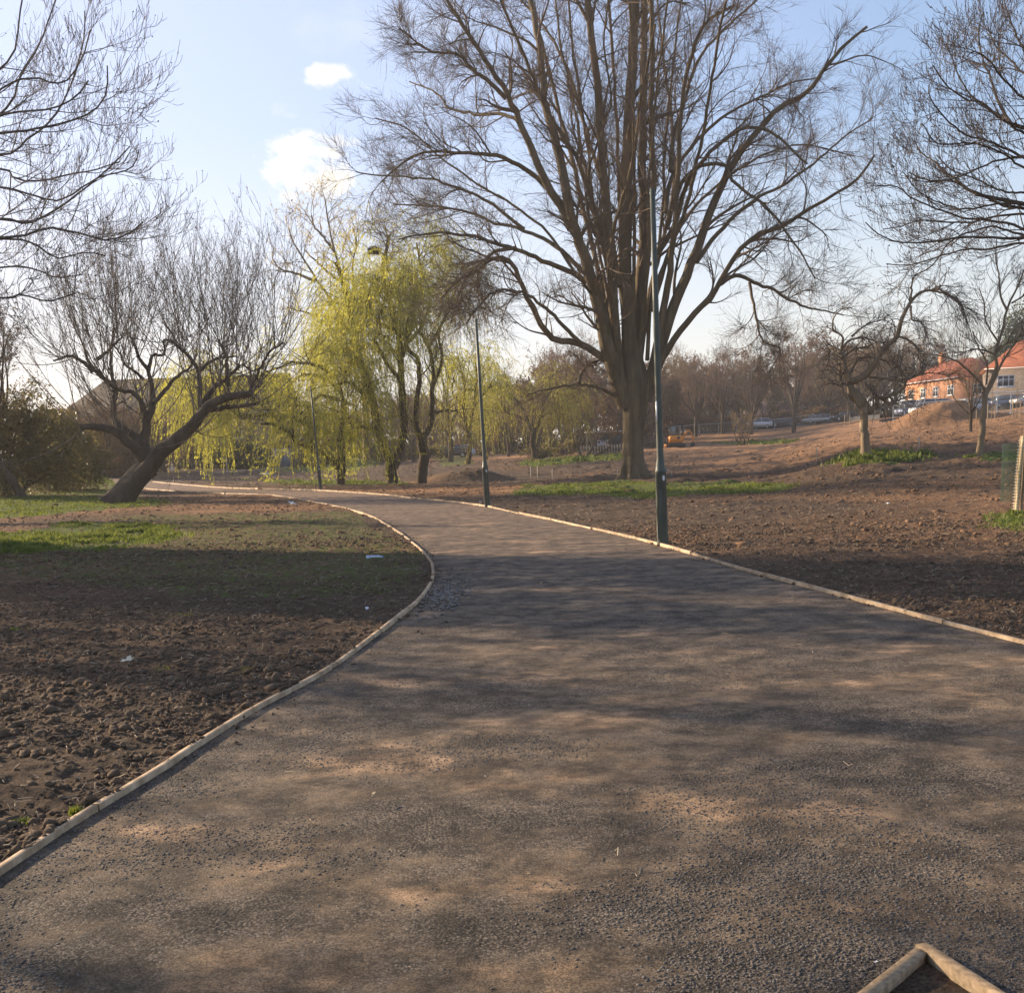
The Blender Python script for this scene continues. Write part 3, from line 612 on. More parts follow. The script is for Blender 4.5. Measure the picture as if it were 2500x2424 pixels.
# ============ 2. leaning tree on the left
def Z1(l): return [(x / 2.374, 500 + y / 2.374) for x, y in l]
rg = np.random.default_rng(21); KD = 48.0
kb = cast(300, 1229); KD = kb[1]; k = KD / FPX
lean = thing('leaning_tree', 'dark old tree leaning hard to the right over the left grass, bushy with upright shoots', 'tree', kb)
LB = [
 (27, 7, -1.5, Z1([(665, 1745), (760, 1625), (850, 1540), (930, 1440), (1010, 1370), (1100, 1290), (1170, 1200), (1240, 1145), (1330, 1110), (1460, 1095)])),
 (20, 4, 1.0, Z1([(850, 1560), (840, 1430), (835, 1340), (855, 1240), (880, 1150), (880, 1050), (855, 950)])),
 (15, 7, -2.0, Z1([(850, 1500), (800, 1420), (740, 1370), (660, 1310), (560, 1290), (470, 1290)])),
 (10, 3, 2.0, Z1([(840, 1400), (750, 1320), (670, 1270), (645, 1160), (660, 1070), (600, 1020), (540, 960), (500, 890), (480, 800)])),
 (7, 3, -1.5, Z1([(850, 1240), (820, 1150), (770, 1095), (700, 1070), (620, 1040), (560, 960)])),
 (6, 2, 2.5, Z1([(890, 1150), (960, 1080), (1050, 1000), (1110, 940), (1140, 870)])),
 (7, 3, 1.5, Z1([(1165, 1200), (1150, 1080), (1140, 980), (1100, 900), (1040, 840), (990, 790), (950, 785)])),
 (8, 3, -1.0, Z1([(1170, 1160), (1240, 1070), (1310, 1010), (1390, 930)])),
 (5, 2, 1.0, Z1([(1455, 1097), (1450, 1020), (1440, 950), (1400, 925)])),
 (7, 3, -2.0, Z1([(1180, 1200), (1320, 1165), (1480, 1152)])),
 (6, 2, 1.0, Z1([(1325, 1050), (1310, 960), (1300, 880), (1270, 780)])),
 (5, 2, 2.0, Z1([(1150, 970), (1210, 920), (1270, 890), (1370, 878)])),
 (6, 2, -1.0, Z1([(540, 970), (480, 900), (400, 855), (350, 880), (310, 905)])),
 (5, 2, .5, Z1([(560, 900), (650, 820), (710, 765)])),
 (5, 2, 1.0, Z1([(860, 960), (880, 885), (940, 875), (945, 790)])),
 (5, 2, -1.0, Z1([(855, 950), (800, 890), (760, 820), (750, 740)])),
 (4, 2, .0, Z1([(830, 1010), (750, 940), (690, 890), (650, 800)])),
 (5, 2, 3.0, Z1([(660, 1080), (650, 960), (640, 850), (660, 700)])),
 (4, 2, -3.0, Z1([(1440, 1090), (1500, 980), (1560, 880), (1640, 800)])),
 (4, 1.5, 2.0, Z1([(1100, 1290), (1150, 1300), (1170, 1330)])),
]
L0 = [limb(KD, o, p, a, b_, n=22, jit=.045, rg=rg) for a, b_, o, p in LB]; l0 = stackl(L0)
tb = MB(); tb.tubes(*l0, S=10)
tb2 = bole(kb, [kb - [.25, 0, .15], at(305, 1205, KD), at(340, 1160, KD), at(365, 1140, KD)], [36 * k, 27 * k, 25 * k, 24 * k], flute=.1, flare=.16, seed=5, n=24)
for a in (tb2,): tb.add(np.concatenate(a.v), np.concatenate(a.q))
src = (l0[0][1:], l0[1][1:])
up3 = (0, 0, 1)
spr = spawn(cat_(src, (l0[0][:1, 9:][:, np.linspace(0, 12, 22).astype(int)], l0[1][:1, 9:][:, np.linspace(0, 12, 22).astype(int)])), 15, 1.0, 6.0, rg, P=12, t0=.3, wander=.05, trop=.11, rr=.3, rmax=.028, rmin=.014, te=.3, short=.25, upb=1.2)
s2 = spawn(spr, 7, .40, 1.9, rg, P=7, t0=.15, wander=.07, trop=.05, rr=.6, rmin=.0085, short=.4)
s3 = spawn(s2, 3.2, .5, .7, rg, P=4, wander=.1, trop=.03, rr=.6, rmin=.007)
cr = MB(); cr.tubes(*spr, S=4); cr.tubes(*s2, S=3); cr.tubes(*s3, S=3)
fin = spawn((l0[0], l0[1]), 5, .9, .9, rg, P=5, t0=.2, wander=.2, rr=.2, rmin=.01, rmax=.02); cr.tubes(*fin, S=3)
lf = MB(); leafq(lf, along(s3, 1, rg, .7)[::3], .10, rg)
tb.build('trunk', BK['dark'], lean, kb, True); cr.build('crown', BK['twig'], lean, kb); lf.build('leaves', LF['dead'], lean, kb)

# ============ 3. tree reaching in from the upper left, trunk outside the frame
def Z6(l): return [(x / 2.1778, y / 2.1778) for x, y in l]
rg = np.random.default_rng(31); UD = 25.0; ub = np.array([-16.5, 26.5, 0.])
ul = thing('spreading_tree', 'bare tree whose long branches with upturned tips reach in at the upper left', 'tree', ub)
LB = [
 (6, 1.5, -3, Z6([(-1500, 900), (-700, 700), (0, 610), (130, 590), (260, 580), (400, 520), (470, 430)])),
 (7, 1.5, -1, Z6([(-1500, 1000), (-700, 800), (0, 730), (200, 690), (330, 660), (480, 600), (560, 500), (570, 350)])),
 (6, 1.5, 3, Z6([(-1400, 1200), (-600, 950), (0, 600), (100, 400), (200, 220), (250, 100), (290, 0), (300, -120)])),
 (6, 1.5, 2, Z6([(-1500, 1100), (-700, 900), (0, 900), (60, 940), (200, 970), (380, 930), (500, 910), (640, 860)])),
 (7, 1.5, 0, Z6([(-1500, 1500), (-600, 1200), (0, 1160), (150, 1190), (310, 1110), (460, 1000), (600, 880), (690, 780)])),
 (7, 1.5, -2, Z6([(-1500, 1500), (-600, 1350), (0, 1250), (120, 1240), (250, 1200), (420, 1230), (560, 1270), (680, 1240), (760, 1180)])),
 (6, 1.5, 1, Z6([(-1500, 1600), (-600, 1400), (0, 1270), (180, 1300), (300, 1370), (450, 1340), (560, 1360)])),
 (6, 1.5, 3, Z6([(-1500, 1700), (-600, 1500), (0, 1430), (180, 1440), (300, 1480), (440, 1460)])),
 (5, 1.5, -2, Z6([(-1500, 900), (-600, 600), (0, 380), (110, 60), (130, -100)])),
 (5, 1.5, 3, Z6([(-1500, 900), (-600, 800), (0, 830), (120, 760), (260, 650), (380, 430), (440, 220), (450, 60)])),
 (5, 1.5, -3, Z6([(-1500, 1600), (-600, 1500), (0, 1580), (120, 1560), (260, 1600), (400, 1560)])),
 (5, 1.5, 0, Z6([(-1400, 700), (-700, 300), (-200, 100), (20, -60), (100, -300)])),
 (4, 1.5, 2, Z6([(-900, 1060), (-300, 1040), (0, 1010), (180, 1050), (330, 1080), (520, 960), (700, 900), (740, 800)])),
 (4, 1.5, -1, Z6([(-900, 1100), (-300, 760), (0, 480), (140, 420), (330, 450), (430, 330), (480, 160)])),
]
L0 = [limb(UD, o, p, a, b_, n=34, jit=.02, rg=rg) for a, b_, o, p in LB]
L0 = [(np.vstack([p]), r) for p, r in L0]
l0 = stackl(L0)
zt = np.linspace(0, 1, 20); tk = np.stack([ub[0] + .25 * np.sin(zt * 3), ub[1] + 0 * zt, zt * 13], -1)
tb = bole(ub, [ub - [0, 0, .1], ub + [.1, 0, 3], ub + [.3, .1, 7], ub + [0, 0, 13]], [.42, .34, .26, .10], flute=.05, flare=.25, seed=9)
# limbs join the trunk; more limbs on the sides the picture does not show
for p, r in L0:
    q0 = np.array([ub[0] + .1, ub[1], np.clip(p[0][2] - 1.2, 2.2, 11)]); c = spline([q0, (q0 + p[0]) / 2 + [0, 0, .1], p[0]], 8); tb.tubes(c[None], np.linspace(.11, r[0], 8)[None], S=8)
n = 12; th = rg.uniform(0, 6.28, n); st = np.stack([np.full(n, ub[0]), np.full(n, ub[1]), rg.uniform(4, 12, n)], -1)
gx = grow(st, np.stack([np.cos(th), np.sin(th), np.full(n, .7)], -1), rg.uniform(5, 8, n), np.full(n, .10), 34, .07, .0, up3, rg)
l0a = l0; tb.tubes(*l0a, S=8); tb.tubes(*gx, S=6)
full = cat_(l0a, gx)
L1 = spawn(full, 10.5, .6, 2.1, rg, P=10, t0=.25, wander=.09, trop=.05, rr=.6, rmax=.03, rmin=.008, short=.35)
L2 = spawn(L1, 7, .6, 1.0, rg, P=8, t0=.15, wander=.10, trop=.10, rr=.6, rmin=.0055, short=.3)
L3 = spawn(L2, 3.5, .6, .42, rg, P=6, t0=.2, wander=.10, trop=.22, rr=.8, rmin=.0048, te=.8)
cr = MB(); cr.tubes(*L1, S=4); cr.tubes(*L2, S=3); cr.tubes(*L3, S=3)
bd = MB(); leafq(bd, L3[0][::3, -1], .035, rg, .7)
tb.build('trunk', BK['twig'], ul, ub, True); cr.build('crown', BK['pale'], ul, ub); bd.build('buds', BK['dark'], ul, ub)

# ============ 4. tree reaching in from the right edge
def ZR(l): return [(2050 + x / 2.3756, y / 2.3756) for x, y in l]
rg = np.random.default_rng(41); RD = 30.0; rb = np.array([17.8, 31.5, 0.]); rb[2] = float(terr(rb[0], rb[1]))
ur = thing('spreading_tree', 'bare tree whose dense upturned branches reach in from the right edge of the frame', 'tree', rb)
LB = [
 (6, 1.5, 0, ZR([(1500, 1500), (1240, 1420), (1060, 1330), (1000, 1300), (820, 1270), (700, 1250), (560, 1200), (430, 1150), (330, 1080), (210, 1080)])),
 (6, 1.5, -2, ZR([(1500, 1450), (1240, 1395), (1069, 1380), (900, 1385), (700, 1380), (520, 1400), (330, 1400), (210, 1350), (150, 1290)])),
 (7, 1.5, 1, ZR([(1500, 1350), (1240, 1260), (1069, 1215), (950, 1190), (850, 1150), (740, 1110), (640, 1060), (560, 1060), (470, 1040), (400, 1000)])),
 (5, 1.5, 2, ZR([(800, 1130), (720, 1080), (650, 1020), (560, 940), (470, 880), (430, 800)])),
 (6, 1.5, -2, ZR([(1500, 1000), (1240, 930), (1069, 895), (950, 850), (860, 810), (760, 780), (680, 740), (600, 670), (520, 560), (520, 490)])),
 (6, 1.5, 1, ZR([(1500, 900), (1240, 840), (1069, 765), (1000, 730), (900, 650), (800, 590), (720, 500), (680, 420), (650, 330), (620, 270)])),
 (5, 1.5, 3, ZR([(1000, 725), (950, 650), (900, 540), (870, 430), (830, 330), (810, 200), (830, 80)])),
 (5, 1.5, -3, ZR([(1500, 800), (1240, 760), (1069, 740), (930, 690), (820, 600), (700, 560), (600, 480), (540, 380)])),
 (5, 1.5, 0, ZR([(1500, 1100), (1240, 1000), (1069, 925), (950, 935), (850, 960), (760, 1000), (660, 1040), (540, 1060), (430, 1050)])),
 (5, 1.5, 2, ZR([(1500, 1300), (1240, 1250), (1069, 1240), (900, 1250), (760, 1280), (600, 1280), (480, 1270), (350, 1310), (250, 1330)])),
 (5, 1.5, -1, ZR([(1500, 1450), (1240, 1380), (1069, 1350), (900, 1300), (780, 1330), (650, 1400), (540, 1540), (430, 1600)])),
 (5, 1.5, 2, ZR([(1500, 1500), (1240, 1440), (1069, 1400), (880, 1430), (720, 1430), (560, 1480), (400, 1530), (270, 1530)])),
 (6, 1.5, 4, ZR([(1500, 700), (1240, 560), (1069, 420), (980, 330), (900, 250), (860, 150)])),
 (6, 1.5, -3, ZR([(1500, 900), (1240, 700), (1069, 560), (960, 470), (870, 350), (780, 300), (740, 330)])),
 (6, 1.5, 3, ZR([(1500, 500), (1240, 380), (1069, 300), (1000, 180), (960, 60), (940, -60)])),
 (4, 1.5, -2, ZR([(1240, 1000), (1069, 970), (960, 900), (830, 840), (700, 820), (560, 830), (480, 720)])),
 (4, 1.5, 1, ZR([(1240, 1180), (1069, 1120), (920, 1110), (780, 1040), (640, 980), (560, 900)])),
 (4, 1.5, 0, ZR([(1240, 1300), (1069, 1190), (900, 1180), (740, 1200), (600, 1180), (450, 1100), (370, 1000)])),
]
L0 = [limb(RD, o, p, a * .8, b_ * .8, n=34, jit=.02, rg=rg) for a, b_, o, p in LB]; l0 = stackl(L0)
tb = bole(rb, [rb - [0, 0, .1], rb + [.1, 0, 4], rb + [-.2, .1, 9], rb + [0, 0, 15]], [.45, .36, .28, .10], flute=.05, flare=.25, seed=19)
for p, r in L0:
    q0 = np.array([rb[0], rb[1], np.clip(p[0][2] - 1, 3, 14)]); c = spline([q0, (q0 + p[0]) / 2 + [0, 0, .1], p[0]], 8); tb.tubes(c[None], np.linspace(.10, r[0], 8)[None], S=8)
n = 10; th = rg.uniform(-2, 2, n); st = np.stack([np.full(n, rb[0]), np.full(n, rb[1]), rg.uniform(5, 13, n)], -1)
gx = grow(st, np.stack([np.cos(th), np.sin(th), np.full(n, .7)], -1), rg.uniform(5, 8, n), np.full(n, .10), 34, .07, .0, up3, rg)
tb.tubes(*l0, S=8); tb.tubes(*gx, S=6); full = cat_(l0, (gx[0], gx[1]))
L1 = spawn(full, 11.5, .6, 1.9, rg, P=10, t0=.3, wander=.09, trop=.035, rr=.6, rmax=.03, rmin=.009, short=.4)
L2 = spawn(L1, 6.5, .6, .95, rg, P=8, t0=.15, wander=.11, trop=.09, rr=.6, rmin=.006, short=.3)
L3 = spawn(L2, 3, .6, .4, rg, P=6, t0=.2, wander=.10, trop=.22, rr=.8, rmin=.0055, te=.9)
cr = MB(); cr.tubes(*L1, S=4); cr.tubes(*L2, S=3); cr.tubes(*L3, S=3)
bd = MB(); leafq(bd, L3[0][::3, -1], .05, rg, .7)
tb.build('trunk', BK['dark'], ur, rb, True); cr.build('crown', BK['twig'], ur, rb); bd.build('buds', BK['dark'], ur, rb)

# ============ 5. gnarled pollard with hanging twigs, right
def Z4(l): return [(1800 + x / 2.7143, 600 + y / 2.7143) for x, y in l]
rg = np.random.default_rng(51); sb = cast(2114, 1122); SD = sb[1]
st_ = thing('gnarled_tree', 'gnarled pollarded tree with a cut orange stub and one tall arching weeping limb', 'tree', sb)
LB = [
 (10, 9, 0, Z4([(858, 1425), (850, 1250), (845, 1150), (850, 1060)])),
 (13, 8, .2, Z4([(845, 1110), (830, 1050), (770, 1010), (755, 950), (750, 890)])),
 (7, 4, .5, Z4([(752, 900), (720, 840), (695, 780), (682, 700)])),
 (9, 4, -1.0, Z4([(750, 900), (790, 890), (850, 860), (900, 800), (950, 710), (1050, 600), (1090, 480), (1150, 370)])),
 (4, 1.2, -1.6, Z4([(1150, 370), (1200, 320), (1270, 295), (1340, 290), (1420, 330), (1480, 400), (1500, 480)])),
 (3, 1, -.6, Z4([(1150, 375), (1155, 300), (1160, 240), (1190, 190), (1260, 160)])),
 (3, 1, -1.2, Z4([(1150, 400), (1155, 490), (1220, 510), (1250, 600)])),
 (8, 5, -.3, Z4([(850, 1090), (890, 1095), (930, 1050), (920, 1000)])),
 (5, 2, -1.0, Z4([(925, 1010), (1000, 1000), (1090, 960), (1112, 880), (1060, 810), (1040, 770)])),
 (4, 2, .6, Z4([(740, 1010), (700, 970), (685, 880), (675, 780)])),
 (3.5, 1, .8, Z4([(690, 700), (650, 680), (610, 690), (580, 760)])),
 (3.5, 1, -.8, Z4([(690, 690), (740, 630), (830, 610), (920, 640), (960, 700)])),
 (3, 1, 1.2, Z4([(700, 740), (780, 690), (880, 670), (960, 640), (1000, 720)])),
 (3, 1, -1, Z4([(690, 680), (700, 600), (640, 560), (650, 470), (700, 420), (760, 410)])),
 (3, 1, 1, Z4([(760, 600), (830, 540), (900, 500), (980, 490)])),
 (3, 1, -1.4, Z4([(1060, 600), (1130, 620), (1200, 680), (1220, 760), (1300, 800)])),
 (3.5, 1, 1.0, Z4([(740, 870), (800, 760), (900, 740), (990, 770), (1040, 850)])),
 (3, 1, -.8, Z4([(870, 870), (960, 880), (1060, 900), (1160, 880), (1260, 850), (1400, 870), (1430, 930)])),
 (3, 1, -1.5, Z4([(1240, 290), (1350, 310), (1450, 340), (1500, 430), (1530, 520)])),
 (3, 1, .6, Z4([(760, 950), (700, 900), (640, 880), (560, 900)])),
 (3, 1, .3, Z4([(940, 1010), (1010, 1040), (1100, 1010), (1180, 990)])),
]
L0 = [limb(SD, o, p, a, b_, n=18, jit=.022, rg=rg) for a, b_, o, p in LB]; l0 = stackl(L0); tb = MB(); tb.tubes(*l0, S=9)
kn = bole(sb, [at(2112, 1006, SD), at(2103, 985, SD), at(2092, 968, SD), at(2082, 955, SD)], [.02, .23, .2, .16], flute=.16, seed=6, n=14); tb.add(np.concatenate(kn.v), np.concatenate(kn.q))
rf = bole(sb, [sb - [0, 0, .1], at(2114, 1100, SD), at(2112, 1060, SD)], [.20, .17, .16], flute=.08, flare=.1, seed=7, n=14); tb.add(np.concatenate(rf.v), np.concatenate(rf.q))
sub = (l0[0][2:], l0[1][2:])
c1 = spawn(sub, 20, .9, 1.7, rg, P=12, t0=.2, wander=.16, trop=.03, tv=(0, 0, -1), droop=.12, rr=.45, rmax=.022, rmin=.011, short=.3, upb=1)
c2 = spawn(c1, 5, .7, .9, rg, P=7, wander=.14, trop=.05, tv=(0, 0, -1), droop=.15, rr=.6, rmin=.0065)
hang = spawn((l0[0][[4, 18, 6]], l0[1][[4, 18, 6]]), 42, .9, 2.6, rg, P=12, t0=.15, wander=.045, trop=.22, tv=(0, 0, -1), rr=.3, rmax=.008, rmin=.0065, short=.1)
h2 = spawn((l0[0][[17, 8, 15]], l0[1][[17, 8, 15]]), 16, .9, 1.7, rg, P=10, t0=.3, wander=.05, trop=.2, tv=(0, 0, -1), rr=.3, rmax=.008, rmin=.0065)
cr = MB(); cr.tubes(*c1, S=4); cr.tubes(*c2, S=3); cr.tubes(*hang, S=3); cr.tubes(*h2, S=3)
tb.build('trunk', BK['young'], st_, sb, True); cr.build('crown', BK['twig'], st_, sb)
CUT = mat('cut_wood', (.42, .22, .08), .8, var=(.5, .3, .14), vscale=8)
mb = MB(); q = at(2050.5, 857, SD + .5); mb.tube([q, q + [0, -.01, .07]], .085, S=12); mb.build('cut_end', CUT, st_, sb)

# ============ 6. young tree, right, and others
rg = np.random.default_rng(61); yb = cast(2388, 1122); YD = yb[1]
yt = thing('young_tree', 'slender young tree with a sunlit pale trunk forking low, right of the gnarled tree', 'tree', yb)
LB = [
 (8.5, 6, 0, Z4([(1600, 1420), (1620, 1200), (1638, 1050), (1650, 940)])),
 (5, 1.3, .3, Z4([(1640, 1000), (1690, 880), (1722, 800), (1718, 700), (1760, 560), (1790, 430), (1870, 250), (1920, 120), (1960, 0)])),
 (4, 1.5, -.3, Z4([(1640, 1000), (1700, 900), (1740, 800), (1850, 620), (1960, 450)])),
 (3.5, 1, -1, Z4([(1640, 960), (1600, 890), (1500, 800), (1440, 755), (1300, 720), (1160, 715)])),
 (3, 1, 1, Z4([(1712, 720), (1640, 700), (1560, 690), (1480, 720)])),
 (3, 1, .8, Z4([(1790, 430), (1745, 340), (1735, 200), (1715, 80), (1720, -60)])),
 (3, 1, -.8, Z4([(1720, 700), (1800, 640), (1880, 600), (1980, 520)])),
 (2.5, 1, .6, Z4([(1820, 380), (1900, 320), (1980, 180)])),
 (2.5, 1, -.5, Z4([(1650, 920), (1660, 800), (1640, 740), (1580, 640), (1560, 560)])),
 (2.5, 1, -1.2, Z4([(1730, 640), (1660, 520), (1640, 380), (1600, 280)])),
]
L0 = [limb(YD, o, p, a, b_, n=20, jit=.02, rg=rg) for a, b_, o, p in LB]; l0 = stackl(L0); tb = MB(); tb.tubes(*l0, S=9)
sub = (l0[0][1:], l0[1][1:])
c1 = spawn(sub, 10, .7, 1.9, rg, P=9, t0=.15, wander=.1, trop=.05, rr=.5, rmax=.02, rmin=.010, short=.3); c2 = spawn(c1, 6, .6, .9, rg, P=6, wander=.1, trop=.06, rr=.6, rmin=.0065); c3 = spawn(c2, 3, .6, .35, rg, P=4, wander=.1, trop=.1, rr=.6, rmin=.006)
cr = MB(); cr.tubes(*c1, S=4); cr.tubes(*c2, S=3); cr.tubes(*c3, S=3)
tb.build('trunk', BK['young'], yt, yb, True); cr.build('crown', BK['twig'], yt, yb)
# ------------------------------------------------------------------ willows
def willow(name, label, D, limbs, leaf, seed, nstrand=1.0, slen=3.0, auto=0, crown=None, strand_leaf=14, lsize=.14, bark='willow', topleaf=0, base_px=None, bole_r=None, extra_sub=True, t0h=.35):
    rg = np.random.default_rng(seed); b0 = base_px if base_px is not None else ground(limbs[0][3][0][0], D)
    root = thing(name, label, 'tree', b0, 'willow trees beyond the path')
    L0 = [limb(D, o, p, a, b_, n=20, jit=.06, rg=rg) for a, b_, o, p in limbs]; l0 = stackl(L0); tb = MB(); tb.tubes(*l0, S=9)
    cr = MB(); sub = (l0[0][1:], l0[1][1:]) if len(limbs) > 1 else l0
    c1 = spawn(sub, 10, .8, 3.4, rg, P=9, t0=t0h, wander=.14, trop=.02, rr=.5, rmax=.06, rmin=.02, short=.4, upb=.4)
    c2 = spawn(c1, 6, .7, 1.8, rg, P=7, wander=.14, trop=-.01, rr=.6, rmin=.012)
    cr.tubes(*c1, S=4); cr.tubes(*c2, S=3)
    par = cat_((c1[0][:, ::2][:, :4], c1[1][:, ::2][:, :4]), (c2[0][:, ::2][:, :4], c2[1][:, ::2][:, :4]))
    h = spawn(par, 3.0 * nstrand, .9, slen, rg, P=10, t0=.3, wander=.06, trop=.34, tv=(0, 0, -1), rr=.3, rmax=.009, rmin=.007, short=.15)
    kp = fbm(h[0][:, 0, 0] + h[0][:, 0, 1] * .3, h[0][:, 0, 2] * .25 + h[0][:, 0, 1] * .5, .75, 2, seed) > .46; h = (h[0][kp], h[1][kp])
    gz = terr(h[0][:, :, 0], h[0][:, :, 1]) + .4 + (rg.uniform(0, 1, len(h[0])) ** 2 * 3)[:, None]; h[0][:, :, 2] = np.maximum(h[0][:, :, 2], gz)
    lb = MB(); lb.tubes(h[0], h[1] * 1.5, S=3); leafq(lb, along(h, int(strand_leaf * 2.4), rg, .02), lsize * .9, rg, .26, down=1.2)
    if topleaf: leafq(lb, along(c2, topleaf // 2, rg, .1), lsize * .8, rg, .3, down=.5)
    tb.build('trunk', BK[bark], root, b0, True); cr.build('crown', BK['tan' if bark != 'willow' else 'willow'], root, b0); lb.build('leaves', LF[leaf], root, b0)
    return root
def Z2(l): return [(600 + x / 2.374, 450 + y / 2.374) for x, y in l]
WD = cast(955, 1182)[1]
# central willow: forked trunk at 955, tall
willow('weeping_willow', 'tall yellow-green weeping willow with a low forked trunk, centre of the willow group', WD, [
 (14, 14, 0, Z2([(850, 1740), (845, 1660), (850, 1600)])),
 (13, 4, -2, Z2([(850, 1640), (800, 1520), (760, 1400), (745, 1250), (700, 1100), (660, 960), (600, 700), (560, 560), (520, 450)])),
 (12, 4, 2, Z2([(855, 1640), (890, 1540), (920, 1400), (910, 1200), (905, 1000), (890, 850), (820, 600), (800, 480), (820, 380), (830, 300)])),
 (6, 2, 3, Z2([(905, 1000), (960, 800), (1000, 600), (1000, 450), (990, 340)])),
 (6, 2, -4, Z2([(750, 1300), (680, 1230), (600, 1150), (530, 1160)])),
 (6, 2, -3, Z2([(740, 1420), (680, 1400), (610, 1405)])),
 (5, 2, 2, Z2([(660, 960), (580, 950), (490, 960)])),
 (5, 2, -3, Z2([(890, 850), (780, 800), (720, 700), (740, 560)])),
 (5, 2, -4, Z2([(910, 1150), (830, 1050), (760, 900), (800, 720), (840, 560)])),
 (5, 2, 4, Z2([(900, 950), (1000, 850), (1060, 720), (1060, 600)])),
 (5, 2, 0, Z2([(700, 1100), (640, 1020), (620, 900), (680, 800)])),
], 'willow', 101, nstrand=1.35, slen=4.2, topleaf=5, base_px=cast(955, 1184), t0h=.4)
willow('weeping_willow', 'ivy-clad willow trunk under olive foliage, just right of the forked willow', WD + 1, [
 (13, 12, 0, Z2([(1020, 1735), (1020, 1600), (1020, 1450)])),
 (8, 3, 1, Z2([(1020, 1480), (1070, 1380), (1075, 1200), (1080, 1000), (1040, 900), (1000, 850)])),
 (8, 3, -2, Z2([(1015, 1480), (980, 1380), (1000, 1200), (1000, 1000), (930, 920), (950, 760), (1000, 560)])),
 (5, 1.5, 2, Z2([(1075, 1200), (1140, 1000), (1130, 850), (1180, 700), (1230, 600)])),
 (4, 1.5, 3, Z2([(1060, 1330), (1150, 1300), (1220, 1310)])),
 (4, 1.5, -3, Z2([(1000, 1380), (920, 1360), (820, 1340)])),
 (4, 1.5, 0, Z2([(1060, 950), (1140, 800), (1230, 650), (1300, 540)])),
], 'willow2', 102, nstrand=.9, slen=3.2, topleaf=2, strand_leaf=9, base_px=cast(1030, 1184), bark='willow')
willow('weeping_willow', 'low spreading willow with crooked limbs and a yellow curtain of strands, leftmost willow', cast(832, 1184)[1], [
 (11, 10, 0, Z2([(550, 1740), (550, 1600), (545, 1480)])),
 (9, 3, 1, Z2([(545, 1500), (550, 1350), (540, 1200), (520, 1100)])),
 (10, 3, -3, Z2([(540, 1640), (470, 1570), (390, 1530), (290, 1490), (230, 1430), (150, 1390), (90, 1390)])),
 (8, 2, -2, Z2([(350, 1385), (270, 1350), (180, 1355), (90, 1345), (0, 1370), (-100, 1290), (-200, 1250)])),
 (5, 2, -2, Z2([(180, 1350), (100, 1280), (40, 1220), (-40, 1180)])),
 (6, 2, 2, Z2([(540, 1500), (480, 1470), (410, 1520)])),
 (5, 2, -4, Z2([(540, 1250), (450, 1230), (380, 1260), (320, 1330)])),
 (5, 2, 3, Z2([(530, 1180), (440, 1120), (350, 1100), (270, 1150)])),
 (5, 2, -1, Z2([(520, 1130), (420, 1050), (300, 1030), (200, 1060), (90, 1100)])),
 (4, 2, 2, Z2([(90, 1345), (-30, 1330), (-150, 1260), (-280, 1240), (-330, 1260)])),
 (4, 2, -2, Z2([(-40, 1260), (-150, 1180), (-250, 1180), (-330, 1230)])),
], 'willow', 103, nstrand=1.1, slen=3.9, topleaf=2, base_px=cast(832, 1184), t0h=.3)
ED = 86.0
willow('weeping_willow', 'slim willow with yellowish strands beyond the second lamp column', ED, [
 (6, 5, 0, Z2([(1290, 1620), (1290, 1500), (1285, 1430)])),
 (4, 2, 1, Z2([(1285, 1440), (1260, 1300), (1250, 1150), (1230, 1000)])),
 (4, 2, -1, Z2([(1290, 1440), (1320, 1300), (1340, 1150), (1330, 1020)])),
 (3, 1, 2, Z2([(1320, 1300), (1380, 1200), (1440, 1130)])),
 (3, 1, -2, Z2([(1260, 1300), (1220, 1200), (1210, 1100)])),
], 'willow', 104, nstrand=1.0, slen=3.3, topleaf=3, lsize=.15, base_px=ground(1143, ED), strand_leaf=10)
willow('weeping_willow', 'wide brownish-green willow beyond, between the second lamp column and the thick trunk', 100, [
 (8, 6, 0, [(1305, 1118), (1303, 1085), (1302, 1060)]),
 (5, 2, 1, [(1303, 1065), (1290, 1030), (1270, 990), (1240, 960)]),
 (5, 2, -1, [(1303, 1065), (1320, 1020), (1330, 980), (1350, 950)]),
 (4, 2, 2, [(1303, 1060), (1300, 1010), (1300, 960), (1290, 920)]),
 (3, 1.5, -2, [(1290, 1030), (1250, 1010), (1215, 990)]),
 (3, 1.5, 2, [(1320, 1020), (1360, 1000), (1390, 985)]),
 (3, 1.5, 2, [(1270, 990), (1225, 960), (1200, 940)]),
], 'willow2', 105, nstrand=1.3, slen=4, topleaf=3, lsize=.17, base_px=ground(1305, 100), strand_leaf=10, t0h=.2)
# pale tall tree behind the willows, catkins on bare twigs
willow('catkin_tree', 'tall pale tree with bare branches and cream catkins rising above the willows', 84, [
 (9, 8, 0, Z2([(700, 1600), (690, 1300), (680, 1050)])),
 (6, 1.5, 1, Z2([(680, 1100), (640, 900), (600, 700), (560, 560), (520, 400), (480, 250), (460, 90)])),
 (5, 1.5, -1, Z2([(640, 900), (560, 800), (480, 660), (400, 560), (330, 450), (270, 340), (250, 260)])),
 (4, 1.5, 2, Z2([(560, 560), (480, 520), (400, 430), (340, 380)])),
 (4, 1.5, 3, Z2([(640, 850), (640, 700), (620, 500), (640, 350), (620, 250)])),
 (4, 1.5, -2, Z2([(600, 830), (500, 780), (400, 760), (260, 720)])),
 (4, 1.5, 0, Z2([(520, 400), (470, 330), (400, 250), (380, 180)])),
 (4, 1.5, 0, Z2([(400, 560), (300, 520), (200, 490), (160, 440)])),
], 'catkin', 106, nstrand=.25, slen=.5, topleaf=16, lsize=.15, base_px=ground(890, 84), strand_leaf=4, bark='young')
